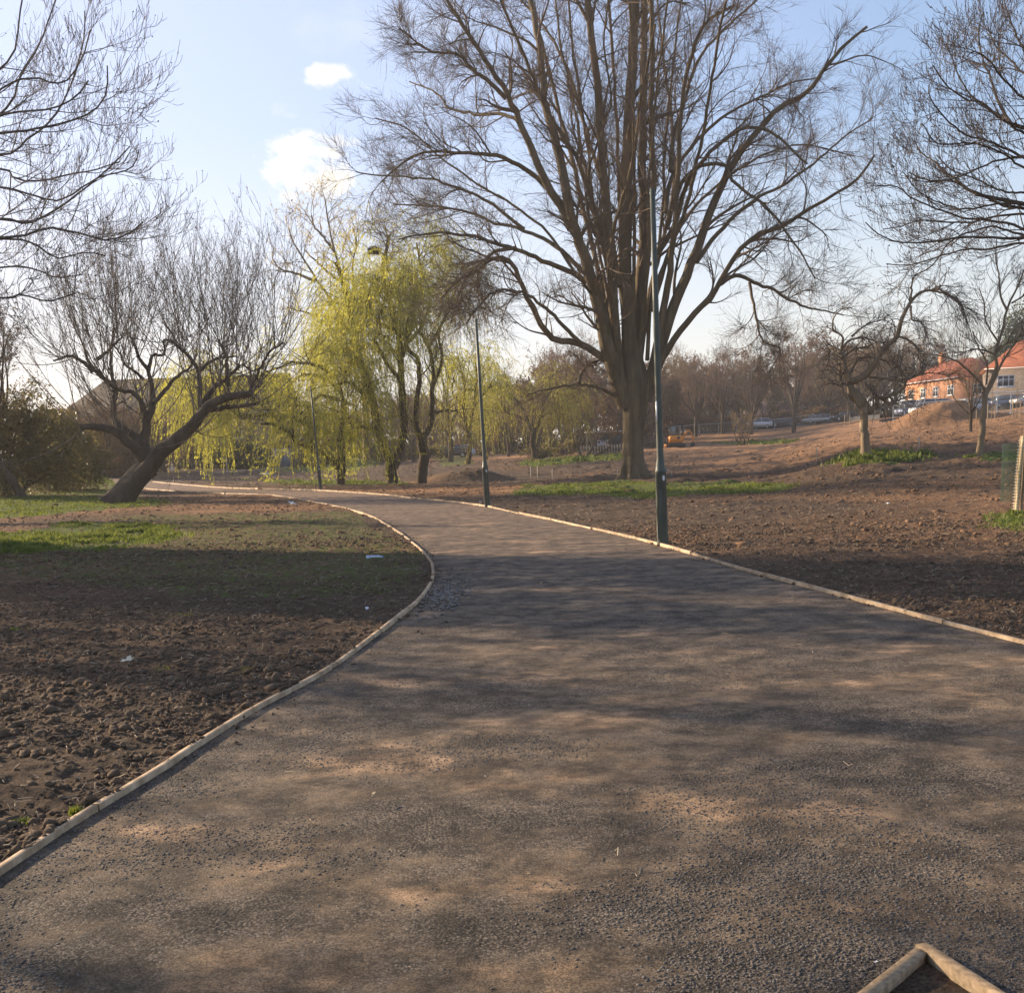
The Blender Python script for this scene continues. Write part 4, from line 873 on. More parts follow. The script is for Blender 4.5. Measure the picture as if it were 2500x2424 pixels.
# magpie nest
nb = MB(); rg = np.random.default_rng(3); c = at(914, 612, WD - 1); n = 420; th = rg.uniform(0, 6.28, n); r = .30 * rg.uniform(.3, 1, n) ** .6; p = np.stack([r * np.cos(th), r * np.sin(th), rg.normal(0, .08, n) - .25 * (.3 - r)], -1)
d = nrm(np.stack([-np.sin(th), np.cos(th), rg.normal(0, .25, n)], -1)); d *= rg.uniform(.6, 1.9, (n, 1)); nb.tubes(np.stack([c + p - d * .2, c + p, c + p + d * .2], 1), np.full((n, 3), .014), S=3)
o = nb.build('bird_nest', BK['dark'], loc=c); tag(o, 'dark twig nest high in the willow crown', 'nest')

# ------------------------------------------------------------------ background trees
def bare(px, D, H_, W_, label, seed, tw='brown', leaf=None, nleaf=2, lsize=.12, stems=1, name='bare_tree', group='bare trees in the background', dens=1.0, twr=.014, base=None, lean_=0, trunkfrac=.22, shape=1.0):
    rg = np.random.default_rng(seed); b0 = ground(px, D) if base is None else np.array(base, float)
    root = thing(name, label, 'tree', b0, group)
    tb = MB(); L = []
    for s in range(stems):
        o = rg.normal(0, .12 * W_ if stems > 1 else 0, 2); tp = b0 + [o[0] * 1.6 + lean_ * H_ * .3, o[1], H_ * (trunkfrac if stems == 1 else .12) + .2]
        st = b0 + [o[0] * .3, o[1] * .3, -.1]; r0 = .016 * H_ * (1 if stems == 1 else .6) + .03
        t = spline([st, (st + tp) / 2 + rg.normal(0, .06, 3), tp], 8); tb.tubes(t[None], np.linspace(r0 * 1.25, r0, 8)[None], S=8)
        n = int(rg.integers(7, 10)) if stems == 1 else 4
        th = rg.uniform(0, 6.28) + np.arange(n) * 2.4 + rg.normal(0, .3, n); tilt = rg.uniform(.12, 1.0, n)
        hx = W_ * .5 * np.sin(tilt) * 1.1; ex = np.stack([np.cos(th) * hx, np.sin(th) * hx, (H_ - tp[2] + b0[2]) * (np.cos(tilt) * .35 + .6) * rg.uniform(.85, 1.02, n)], -1)
        for e in ex:
            m = tp + e * [.55, .55, .42] + rg.normal(0, .03 * H_, 3) * [1, 1, .4]; c = spline([tp - [0, 0, rg.uniform(0, .25) * (tp[2] - b0[2])], m, tp + e * .93], 14); L.append((c, np.linspace(r0 * .55, twr * 1.2, 14)))
    l0 = stackl(L); tb.tubes(*l0, S=6)
    c1 = spawn(l0, 9 * dens, .6, H_ * .24, rg, P=8, t0=.12, wander=.1, trop=.05, rr=.5, rmin=twr, short=.45)
    c2 = spawn(c1, 7 * dens, .6, H_ * .12, rg, P=6, wander=.1, trop=.04, rr=.6, rmin=twr * .8, short=.3)
    c3 = spawn(c2, 4 * dens, .6, H_ * .055, rg, P=4, wander=.1, trop=.04, rr=.7, rmin=twr * .65)
    cr = MB(); cr.tubes(*c1, S=4); cr.tubes(*c2, S=3); cr.tubes(*c3, S=3)
    tb.build('trunk', BK['dark'] if tw != 'tan' else BK['willow'], root, b0, True); cr.build('crown', BK[tw], root, b0)
    if leaf:
        lb = MB(); leafq(lb, along(c3, nleaf, rg), lsize, rg, .6); lb.build('leaves', LF[leaf], root, b0)
    return root
B = [  # px, D, height, width, label, kwargs
 (1345, 118, 11, 8, 'russet bare tree left of the thick trunk, behind the brownish willow', dict(tw='brown', leaf='rust', dens=1.1)),
 (1395, 128, 14, 10, 'tall reddish bare tree just left of the thick trunk', dict(tw='brown', leaf='rust', nleaf=1)),
 (1470, 126, 12.5, 10, 'dense russet bush-like tree behind the picket fence', dict(tw='brown', leaf='rust', stems=3)),
 (1425, 110, 6.5, 6, 'low brown thicket tree above the dark shed, left end of the picket fence', dict(tw='brown', leaf='dead', stems=3)),
 (1240, 128, 9, 8, 'faint bare tree behind the slim yellow willow', dict(tw='brown')),
 (1100, 112, 12.5, 8, 'tall thin bare tree between the ivy-clad willow and the second lamp column', dict(tw='tan', twr=.011, dens=.8)),
 (1185, 120, 11, 8, 'loose budding tree above the second lamp column top', dict(tw='tan', leaf='catkin', nleaf=1, dens=.8)),
 (1640, 178, 14, 10, 'ochre budding tree just right of the nearest lamp column', dict(tw='tan', leaf='dead', nleaf=1)),
 (1700, 172, 12.5, 12, 'broad bare tree above the rail fence, behind the orange excavator', dict(tw='brown', leaf='dead')),
 (1765, 176, 13.5, 11, 'fan-shaped bare tree with a leaning trunk above the excavator right side', dict(tw='brown', twr=.016)),
 (1835, 168, 12, 11, 'reddish twiggy tree left of the mauve house', dict(tw='brown', leaf='rust')),
 (1820, 128, 4.2, 4.5, 'multi-stemmed shrub on a grass strip in front of the parked white car', dict(tw='tan', stems=4, dens=.7)),
 (1938, 160, 15, 9, 'tall rounded bare tree in front of the mauve house', dict(tw='brown', twr=.016)),
 (1890, 205, 12, 12, 'grey bare tree behind the mauve house roof', dict(tw='brown')),
 (2020, 190, 12, 12, 'broad olive tree with drooping twigs over the silver estate car', dict(tw='tan', leaf='dead')),
 (2090, 178, 13, 11, 'dense olive-brown tree behind the gnarled tree', dict(tw='tan', leaf='dead', nleaf=3)),
 (2160, 176, 14, 11, 'dense olive-brown tree left of the orange brick house', dict(tw='tan', leaf='dead', nleaf=3)),
 (2235, 205, 15, 13, 'tall bare tree rising behind the orange brick house', dict(tw='brown')),
 (2330, 215, 17, 13, 'wide bare tree rising behind the red roofs', dict(tw='tan', twr=.016)),
 (2370, 80, 4.8, 4.2, 'small bare weeping tree in front of the orange brick house end', dict(tw='tan', dens=.7)),
 (1560, 190, 13, 12, 'brown bare tree partly hidden by the thick trunk', dict(tw='brown')),
 (240, 92, 6.5, 8, 'dark brown thicket tree behind the leaning tree fork', dict(tw='brown', leaf='dead', stems=3)),
 (330, 100, 6, 9, 'dark brown shrubby tree left of the yellow curtain of willow', dict(tw='brown', leaf='dead', stems=4)),
 (410, 104, 5.5, 8, 'dark brown shrubby tree directly behind the leaning trunk', dict(tw='brown', leaf='dead', stems=4)),
 (470, 112, 7, 8, 'brown bare tree behind the yellow curtain of willow', dict(tw='brown', stems=2)),
 (720, 118, 9, 9, 'bare tree behind the low spreading willow', dict(tw='tan', leaf='willow2', nleaf=1)),
 (600, 122, 7, 10, 'olive bare tree above the dark hedge', dict(tw='tan', leaf='willow2', nleaf=2)),
 (1010, 120, 8, 10, 'brown twiggy tree behind the two willow trunks', dict(tw='brown', leaf='dead')),
 (60, 58, 10.5, 5.5, 'bare tree leaning left above the evergreen thicket at the left edge', dict(tw='twig', leaf='dead', nleaf=1, lean_=-.5)),
 (-60, 56, 11, 8, 'dense twiggy tree on the left edge above the evergreen thicket', dict(tw='twig', leaf='ever', nleaf=1, lsize=.10)),
]
for i_, (px, D, h, w_, lb, kw) in enumerate(B): bare(px, D, h, w_, lb, 200 + i_, **kw)
# evergreens: leaf clumps over a branching frame
def bush(name, label, c, rx, ry, h, leaf, seed, n=26000, lsize=.10, cat='shrub', group=None, tw='dark', low=.0, lumps=16):
    rg = np.random.default_rng(seed); c = np.array(c, float); root = thing(name, label, cat, c, group)
    k = lumps; th = rg.uniform(0, 6.28, k); rr = np.sqrt(rg.random(k)) * .7; cz = low + (1 - low) * rg.uniform(.15, .85, k); cz *= (1 - .35 * rr)
    cen = c + np.stack([np.cos(th) * rr * rx, np.sin(th) * rr * ry, cz * h], -1); sz = rg.uniform(.22, .42, k)
    idx = rg.integers(0, k, n); d = nrm(rg.normal(0, 1, (n, 3))) * (rg.random(n) ** .45)[:, None]; P = cen[idx] + d * np.stack([sz[idx] * rx, sz[idx] * ry, sz[idx] * h * .75], -1)
    g = terr(P[:, 0], P[:, 1]); P = P[P[:, 2] > g + .03]; keep = fbm(P[:, 0] * 1.0 + P[:, 1] * .7, P[:, 2] + P[:, 1] * .3, 1.6, 3, seed) > .40; P = P[keep]
    lb = MB(); leafq(lb, P, lsize, rg, .6)
    tb = MB(); m = 14; tip = cen[rg.integers(0, k, m)]; S_ = np.repeat((c + [0, 0, -.1])[None], m, 0) + rg.normal(0, .12, (m, 3)) * [rx, ry, 0]
    L = [spline([a, a * .5 + b_ * .5 + rg.normal(0, .2, 3), b_], 10) for a, b_ in zip(S_, tip)]; l0 = (np.stack(L), np.linspace(.07, .02, 10)[None].repeat(m, 0)); tb.tubes(*l0, S=6)
    c1 = spawn(l0, 10, .8, h * .3, rg, P=6, wander=.15, rr=.5, rmin=.012); tb.tubes(*c1, S=3)
    tb.build('branches', BK[tw], root, c); lb.build('leaves', LF[leaf], root, c); return root
bush('evergreen_thicket', 'large olive evergreen thicket at the far left behind the grass', ground(20, 60), 4.6, 3, 6.6, 'ever', 301, 60000, .13, lumps=26)
bush('evergreen_thicket', 'olive evergreen shrub right of the large thicket, left of the leaning tree', ground(150, 68), 3.4, 2.5, 5.0, 'ever', 302, 40000, .13, lumps=20)
bush('evergreen_thicket', 'dark low bush behind the leaning trunk, below the blue windows', ground(290, 90), 4.5, 2, 2.6, 'dead', 303, 20000, .16)
bush('conifer', 'dark green conifer above the right-hand house roof', ground(2500, 190), 7, 5, 19, 'conifer', 304, 30000, .34, 'tree', low=.3)
bush('shrub', 'dark evergreen shrub behind the rail fence right of the thick trunk', ground(1590, 185), 5, 3, 5.6, 'conifer', 305, 12000, .25)
bush('shrub', 'small green shrub left of the picket fence', ground(1375, 122), 2.6, 2, 2.0, 'ever', 306, 6000, .16)
bush('shrub', 'leafy ivy tangle at the foot of the pale-trunk willow', ground(1318, 112), 2.6, 2, 1.4, 'ever', 307, 5000, .14)
bush('hedge', 'dark clipped hedge under the low spreading willow', ground(600, 112), 4.6, 2.0, 2.9, 'conifer', 308, 26000, .16, low=0)
bush('hedge', 'dark hedge continuing left of the blue shed door under the willow', ground(520, 116), 3.6, 2.0, 3.1, 'conifer', 309, 16000, .16)
bush('hedge', 'dark hedge behind the trunk of the low spreading willow', ground(790, 118), 6, 2.0, 2.6, 'ever', 310, 18000, .17)
bush('hedge', 'dark hedge behind the willows between forked trunk and lamp', ground(960, 124), 6.5, 2.0, 2.4, 'ever', 311, 18000, .18)
bush('hedge', 'brownish hedge below the mauve house road', ground(1720, 184), 7, 2.5, 3, 'dead', 312, 16000, .22)
# tree belts far behind: copies of four kinds
def copy_tree(o, loc, rz, sc, label, group):
    r = o.copy(); scene.collection.objects.link(r); r.location = tuple(loc); r.rotation_euler = (0, 0, rz); r.scale = (sc, sc, sc); r['label'] = label; r['group'] = group
    for ch in list(o.children):
        c_ = ch.copy(); scene.collection.objects.link(c_); c_.parent = r
    return r
GRP = 'bare trees of the far belt'
protos = []
LBL = 'bare brown tree standing in the far tree belt along the back of the park'
for i_, (tw, lf, st) in enumerate([('brown', 'rust', 1), ('brown', 'dead', 3), ('tan', 'dead', 1), ('brown', 'rust', 2)]):
    protos.append(bare([700, 1010, 1330, 1520][i_], [205, 215, 205, 210][i_], 12, 11, LBL, 700 + i_, tw=tw, leaf=lf, nleaf=2, lsize=.24, stems=st, group=GRP, twr=.022))
rg = np.random.default_rng(77); xs = list(range(560, 2560, 46))
for j, px in enumerate(xs):
    D = rg.uniform(196, 240); sc = rg.uniform(.75, 1.25) * (1.15 if 1280 < px < 1560 or 1620 < px < 2250 else .9)
    if px > 2200: D += 25
    copy_tree(protos[int(rg.integers(0, 4))], ground(px + rg.uniform(-15, 15), D) - [0, 0, .2], rg.uniform(0, 6.28), sc, LBL, GRP)
GRP2 = 'brown thicket trees behind the shed and fences'
LB2 = 'brown twiggy thicket tree in the row closing the park behind the sheds and fences'
pr2 = [bare(1350, 150, 8, 8, LB2, 720, tw='brown', leaf='rust', nleaf=3, lsize=.2, stems=4, group=GRP2, twr=.018), bare(1590, 165, 9, 9, LB2, 721, tw='brown', leaf='dead', nleaf=3, lsize=.2, stems=4, group=GRP2, twr=.018)]
for px, D, sc in ((1290, 155, 1.1), (1400, 150, 1.25), (1440, 158, 1.35), (1480, 150, 1.2), (1520, 156, 1.2), (1560, 170, 1.25), (1640, 190, 1.2), (1680, 195, 1.35), (1730, 192, 1.3), (1790, 190, 1.2), (1660, 184, .9), (1840, 197, 1.0), (2060, 200, 1.3), (2110, 190, 1.3), (2150, 192, 1.3), (2030, 205, 1.3), (1240, 160, .9), (1190, 150, .8), (1140, 158, .8), (1060, 150, .8), (980, 152, .9), (900, 150, .8), (840, 150, .8), (760, 150, .9), (690, 145, .9), (640, 140, .8), (560, 138, .9), (500, 135, .9), (440, 138, .8), (370, 108, .75), (280, 104, .7), (210, 100, .7), (450, 112, .7)):
    copy_tree(pr2[int(rg.integers(0, 2))], ground(px, D) - [0, 0, .1], rg.uniform(0, 6.28), sc, LB2, GRP2)
# every belt tree gets its place in the row as its label
TENS = ['', 'first', 'second', 'third', 'fourth', 'fifth', 'sixth', 'seventh', 'eighth', 'ninth', 'tenth', 'eleventh', 'twelfth', 'thirteenth', 'fourteenth', 'fifteenth', 'sixteenth', 'seventeenth', 'eighteenth', 'nineteenth']
def ordinal(n):
    if n < 20: return TENS[n]
    a, b_ = divmod(n, 10); w_ = ['', '', 'twenty', 'thirty', 'forty', 'fifty', 'sixty'][a]
    return w_ + '-' + TENS[b_] if b_ else w_[:-1] + 'ieth'
for g_r, txt in ((GRP, '%s bare brown tree from the left in the farthest tree belt'), (GRP2, '%s brown thicket tree from the left in the row behind the sheds and fences')):
    L_ = [o for o in scene.objects if o.get('group') == g_r and o.parent is None]; L_.sort(key=lambda o: o.location.x / o.location.y)
    for k_, o in enumerate(L_): o['label'] = txt % ordinal(k_ + 1)
# long field hedges closing the view under the trees
hp = bush('hedge', 'x', ground(1060, 172), 6, 2.2, 3.0, 'dead', 340, 9000, .26, group='field hedges at the back of the park')
HL = []
for px in range(330, 2150, 95):
    HL.append(copy_tree(hp, ground(px, 168 + 8 * math.sin(px) + (36 if px > 1600 else 0)) - [0, 0, .2], rng.uniform(-.2, .2), 1.15, 'x', 'field hedges at the back of the park'))
HL.append(hp)
HL.sort(key=lambda o: o.location.x / o.location.y)
for k_, o in enumerate(HL): o['label'] = '%s brown hedge clump from the left along the back of the park' % ordinal(k_ + 1)
# trees outside the frame on the sunny side, whose shade falls over the path
for i_, (x, y, h, wd) in enumerate([(-19, 17, 9, 8), (-27, 24, 11, 9), (-15.5, 9.5, 8.5, 6.5), (-33, 33, 11, 9), (-22, 38, 8, 7)]):
    bare(0, 0, h, wd, ['bare twiggy tree outside the frame, shading the lower path', 'tall tree outside the frame to the left', 'small bare tree beside the path outside the left frame edge', 'far tree outside the left frame edge', 'twiggy tree outside the frame by the thicket'][i_], 400 + i_, tw='twig', leaf='dead', nleaf=2, lsize=.07, base=(x, y, float(terr(x, y))), group='trees left of the frame', twr=.012)
bush('evergreen_thicket', 'evergreen thicket outside the left frame edge shading the soil', (-19.5, 25.5, 0), 5, 4.0, 6.2, 'ever', 330, 22000, .16)
bush('evergreen_tree', 'tall ivy-clad tree outside the left frame edge', (-20.5, 25.5, 0), 4.6, 4.2, 11.5, 'ever', 332, 36000, .2, 'tree', low=.35)
bush('evergreen_tree', 'second tall ivy-clad tree outside the left frame edge', (-28, 31, 0), 5, 4.5, 12, 'ever', 333, 32000, .22, 'tree', low=.35)
bush('evergreen_thicket', 'evergreen thicket further left outside the frame', (-26, 21, 0), 5.5, 4, 6.5, 'ever', 331, 22000, .16)
# ------------------------------------------------------------------ built things
PAINT = mat('lamp_paint', (.060, .070, .052), .5, .4, var=(.09, .10, .078), vscale=3, bump=.002, bscale=30)
STICK = mat('white_sticker', (.62, .64, .66), .4, .5); DARK = mat('dark_metal', (.03, .03, .03), .5, .5); GALV = mat('galvanised', (.42, .43, .44), .4, .5, metal=.6, var=(.3, .31, .32), vscale=6)
def lamp(px, py, label, lean_deg, n_st):
    b0 = cast(px, py); root = thing('lamp_column', label, 'lamp post', b0, 'lamp columns along the path'); root.rotation_euler = (0, -R_(lean_deg), .3)
    m = MB(); m.lathe([(0, -.2), (.094, -.2), (.094, .02), (.092, 1.22), (.095, 1.225), (.095, 1.25), (.088, 1.262), (.060, 1.44)], S=24); m.build('base_column', PAINT, root, smooth=True)
    m = MB(); m.lathe([(.060, 1.44), (.057, 1.5), (.050, 3.6), (.042, 5.74), (.0, 5.75)], S=18); m.build('shaft', PAINT, root, smooth=True)
    m = MB(); th = np.linspace(-2.5, -1.9, 7); r = .0965
    a = [[r * math.cos(t), r * math.sin(t), z] for z in (.35, .95) for t in th]; m.add(a, [[i, i + 1, i + 8, i + 7] for i in range(6)]); m.build('door', PAINT, root)
    m = MB(); th = np.linspace(-1.75, -1.2, 8); prof = [.0, .03, .042, .045, .045, .042, .03, .0]; a = []
    for t, h in zip(th, prof): a += [[.0955 * math.cos(t), .0955 * math.sin(t), 1.13 - h], [.0955 * math.cos(t), .0955 * math.sin(t), 1.13 + h]]
    m.add(a, [[2 * i, 2 * i + 2, 2 * i + 3, 2 * i + 1] for i in range(7)]); m.build('sticker', STICK, root)
    m = MB(); m.lathe([(0, -.02), (.012, -.02), (.012, .03), (0, .03)], (.10, -.03, 1.245), S=10, axis=0); m.build('bolt', GALV, root)
    m = MB(); m.tube([[-.093, -.03, .1], [-.098, -.03, .5], [-.098, -.03, 1.2]], .006, S=6); m.build('cable', DARK, root)
    if n_st:
        m = MB(); m.box((-.062, -.045, 2.22), (.008, .03, .34), .6); m.build('number_plate', STICK, root)
    return root
lamp(1618, 1331, 'nearest green lamp column beside the right-hand timber edging', 1.0, 1)
lamp(1190, 1238, 'middle green lamp column standing where the path bends left', 1.4, 0)
lamp(783, 1194, 'farthest lamp column standing among the yellow willow strands', 2.2, 0)
# short far post left under willow, with white plate
p0 = cast(425, 1181); o = thing('marker_post', 'thin dark post with a small white plate beside the far path bend', 'post', p0); m = MB(); m.tube([[0, 0, -.1], [.02, 0, .8], [-.04, 0, 1.55]], .03, S=8); m.build('post', DARK, o); m = MB(); m.box((-.03, -.04, 1.05), (.16, .02, .3)); m.build('plate', STICK, o)
# stakes
STK = mat('stake_wood', (.42, .36, .27), .8, var=(.55, .5, .42), vscale=5)
def stake(px, py, h, label, w=.035, D=None, pale=True, lean_=0.0):
    b0 = cast(px, py) if D is None else ground(px, D); m = MB(); m.box((0, 0, h / 2 - .05), (w, w, h + .1)); m.add([[-w / 2, -w / 2, h], [w / 2, -w / 2, h], [w / 2, w / 2, h], [-w / 2, w / 2, h], [0, 0, h + w * .8]], None, [[0, 1, 4], [1, 2, 4], [2, 3, 4], [3, 0, 4]])
    o = m.build('marker_stake', STK if pale else WOOD2, loc=None); o.location = tuple(b0); o.rotation_euler = (0, lean_, .4); tag(o, label, 'stake', 'wooden marker stakes'); return o
stake(1296, 1168, .85, 'thin pale stake leftmost of the four by the dark hollow'); stake(1313, 1176, 1.0, 'tallest thin stake in front of the dark hollow'); stake(1349, 1174, .72, 'third thin stake from the left by the dark hollow'); stake(1417, 1172, .62, 'thin stake nearest the thick trunk by the dark hollow')
stake(1508, 1163, .4, 'tiny white peg at the left foot of the thick trunk'); stake(1640, 1165, .35, 'tiny white peg just right of the nearest lamp column'); stake(1994, 1127, .75, 'thin pale stake on the lit slope left of the gnarled tree'); stake(2243, 1108, .8, 'thin pale stake right of the gnarled tree on the red slope')
stake(2100, 1058, 1.0, 'pale stake beside the mound directly left of the gnarled trunk', .06); stake(2405, 1040, 1.1, 'white stake close to the right of the young trunk', .05); stake(548, 1221, .45, 'short dark stake standing in the weeds below the far path', .03, pale=False, lean_=.1); stake(1345, 1112, 1.2, 'pale thin stake left of the picket fence', .06); stake(2383, 1042, 1.3, 'dark thin stake just left of the young trunk', .04, pale=False)
for px_, lb in ((520, 'white pole leftmost of the three under the yellow strands'), (548, 'white pole under the middle of the yellow strands'), (556, 'slightly tilted white pole right of the others under the yellow strands')): stake(px_, 1168, 1.6, lb, .05)
# staked saplings
def sapling(px, D, label, seed):
    b0 = ground(px, D); rg = np.random.default_rng(seed); root = thing('staked_sapling', label, 'sapling', b0, 'staked saplings on the slope'); m = MB(); m.tube([[0, 0, 0], [.03, 0, 1.6], [0, 0, 3.4]], [.035, .025, .01], S=6, n=8); l0 = (spline([[0, 0, .8], [.02, 0, 2], [0, 0, 3.4]], 12)[None], np.linspace(.03, .01, 12)[None])
    c = spawn(l0, 16, .6, 1.0, rg, P=5, rmin=.009, trop=.1); m.tubes(*c, S=3); m.build('stem', BK['young'], root)
    for x in (-.32, .32):
        m = MB(); m.tube([[x, 0, -.1], [x, 0, 1.5]], .045, S=8); m.build('stake', WOOD2, root)
    m = MB(); m.box((0, -.03, 1.25), (.66, .03, .06)); m.build('tie_bar', WOOD2, root)
sapling(2420, 96, 'double-staked sapling right of the young trunk', 1); sapling(2481, 92, 'double-staked sapling near the right edge below the houses', 2); sapling(2068, 150, 'double-staked sapling left of the mound', 3)
# tree guard on the right edge: timber stake with green mesh
g0 = cast(2480, 1254); root = thing('tree_guard', 'pale timber stake with green mesh tree guard at the right edge', 'tree guard', g0, rz=0)
gh = 1.62
for (x, y) in ((0, 0), (.62, .25), (.28, .68)):
    m = MB(); m.tube([[x, y, -.15], [x + .04, y, gh * .5], [x + .10, y, gh]], .034, S=10); m.build('stake', mat('stake_round', (.48, .35, .17), .75, var=(.6, .46, .26), vscale=6) if x == 0 else WOOD2, root, smooth=True)
GM = mat('green_mesh', (.02, .075, .045), .5, .4); WR = mat('pale_wire', (.5, .5, .47), .5, .5)
m = MB(); cx, cy, r = .24, .30, .40; th = np.linspace(0, 2 * np.pi, 41)
for kz in range(33):
    z = .25 + kz * .038; m.tubes(np.stack([cx + r * np.cos(th), cy + r * np.sin(th), 0 * th + z], -1)[None], np.full((1, 41), .0028), S=4)
for a in th[:-1]: m.tubes(np.array([[[cx + r * math.cos(a), cy + r * math.sin(a), .25], [cx + r * math.cos(a), cy + r * math.sin(a), 1.47]]]), np.full((1, 2), .0025), S=4)
m.build('mesh_sleeve', GM, root)
m = MB()
for kz in range(24):
    z = .1 + kz * .062; m.tube([[.0 + .06 * z, -.035, z], [-.10 + .06 * z, .0, z + .004]], .0045, S=5)
m.build('wire_ties', WR, root)
m = MB(); m.tube([[.24, .3, 0], [.27, .3, 1.2], [.25, .32, 2.3]], [.03, .022, .012], S=8, n=10); m.build('stem', BK['young'], root)

# ---- houses
BR = {}
def brick(name, c1, c2, mort, sc=1.0):
    m = bpy.data.materials.new(name); m.use_nodes = True; t = m.node_tree; b = t.nodes['Principled BSDF']; b.inputs['Roughness'].default_value = .9
    c = N(t, 'ShaderNodeTexCoord').outputs['Object']; n = tex(t, 'ShaderNodeTexNoise', c, Scale=1.2, Detail=5)
    s = N(t, 'ShaderNodeSeparateXYZ'); t.links.new(c, s.inputs[0]); cb = N(t, 'ShaderNodeCombineXYZ'); t.links.new(M('ADD', s.outputs[0], s.outputs[1], t), cb.inputs[0]); t.links.new(s.outputs[2], cb.inputs[1])
    k = t.nodes.new('ShaderNodeTexBrick'); k.inputs['Scale'].default_value = 2 * sc; k.inputs['Color1'].default_value = (*c1, 1); k.inputs['Color2'].default_value = (*c2, 1); k.inputs['Mortar'].default_value = (*mort, 1); k.inputs['Mortar Size'].default_value = .03
    t.links.new(cb.outputs[0], k.inputs['Vector']); t.links.new(mixc_(t, .4, k.outputs[0], ramp(t, n.outputs['Fac'], .3, (.6, .6, .6), .7, (1.3, 1.3, 1.3)), 'MULTIPLY'), b.inputs['Base Color']); return m
BR['orange'] = brick('orange_brick', (.52, .20, .085), (.62, .27, .12), (.5, .35, .25)); BR['grey'] = brick('grey_brick', (.13, .10, .085), (.20, .155, .125), (.2, .17, .15)); BR['dull'] = brick('dull_brick', (.20, .12, .085), (.26, .16, .11), (.3, .25, .2))
BR['mauve'] = mat('mauve_render', (.26, .20, .22), .9, var=(.32, .25, .26), vscale=1); BR['dark'] = mat('dark_render', (.07, .065, .065), .9, var=(.1, .09, .09), vscale=1)
def tiles(name, c1, c2):
    m = mat(name, c1, .85, .2, var=c2, vscale=1.3); t = m.node_tree; b = t.nodes['Principled BSDF']; c = N(t, 'ShaderNodeTexCoord').outputs['Object']
    wv = t.nodes.new('ShaderNodeTexWave'); wv.bands_direction = 'Z'; wv.inputs['Scale'].default_value = 1.6; wv.inputs['Distortion'].default_value = .6; t.links.new(c, wv.inputs['Vector']); bp = N(t, 'ShaderNodeBump'); bp.inputs['Distance'].default_value = .05; t.links.new(wv.outputs['Fac'], bp.inputs['Height']); t.links.new(bp.outputs[0], b.inputs['Normal']); return m
RT = {'backlit': tiles('backlit_tiles', (.05, .04, .032), (.085, .068, .055)), 'red': tiles('red_tiles', (.22, .075, .042), (.36, .125, .068)), 'brown': tiles('brown_tiles', (.115, .065, .045), (.18, .10, .07)), 'moss': tiles('mossy_tiles', (.10, .085, .045), (.16, .13, .07)), 'ochre': tiles('ochre_tiles', (.17, .12, .065), (.25, .18, .10))}  # first roof is the left house's, backlit shade put into a darker tile colour
WHT = mat('white_frame', (.75, .74, .72), .5, .5); GLS = mat('window_glass', (.05, .06, .075), .08, .8); DOORM = mat('white_door', (.6, .62, .65), .5)
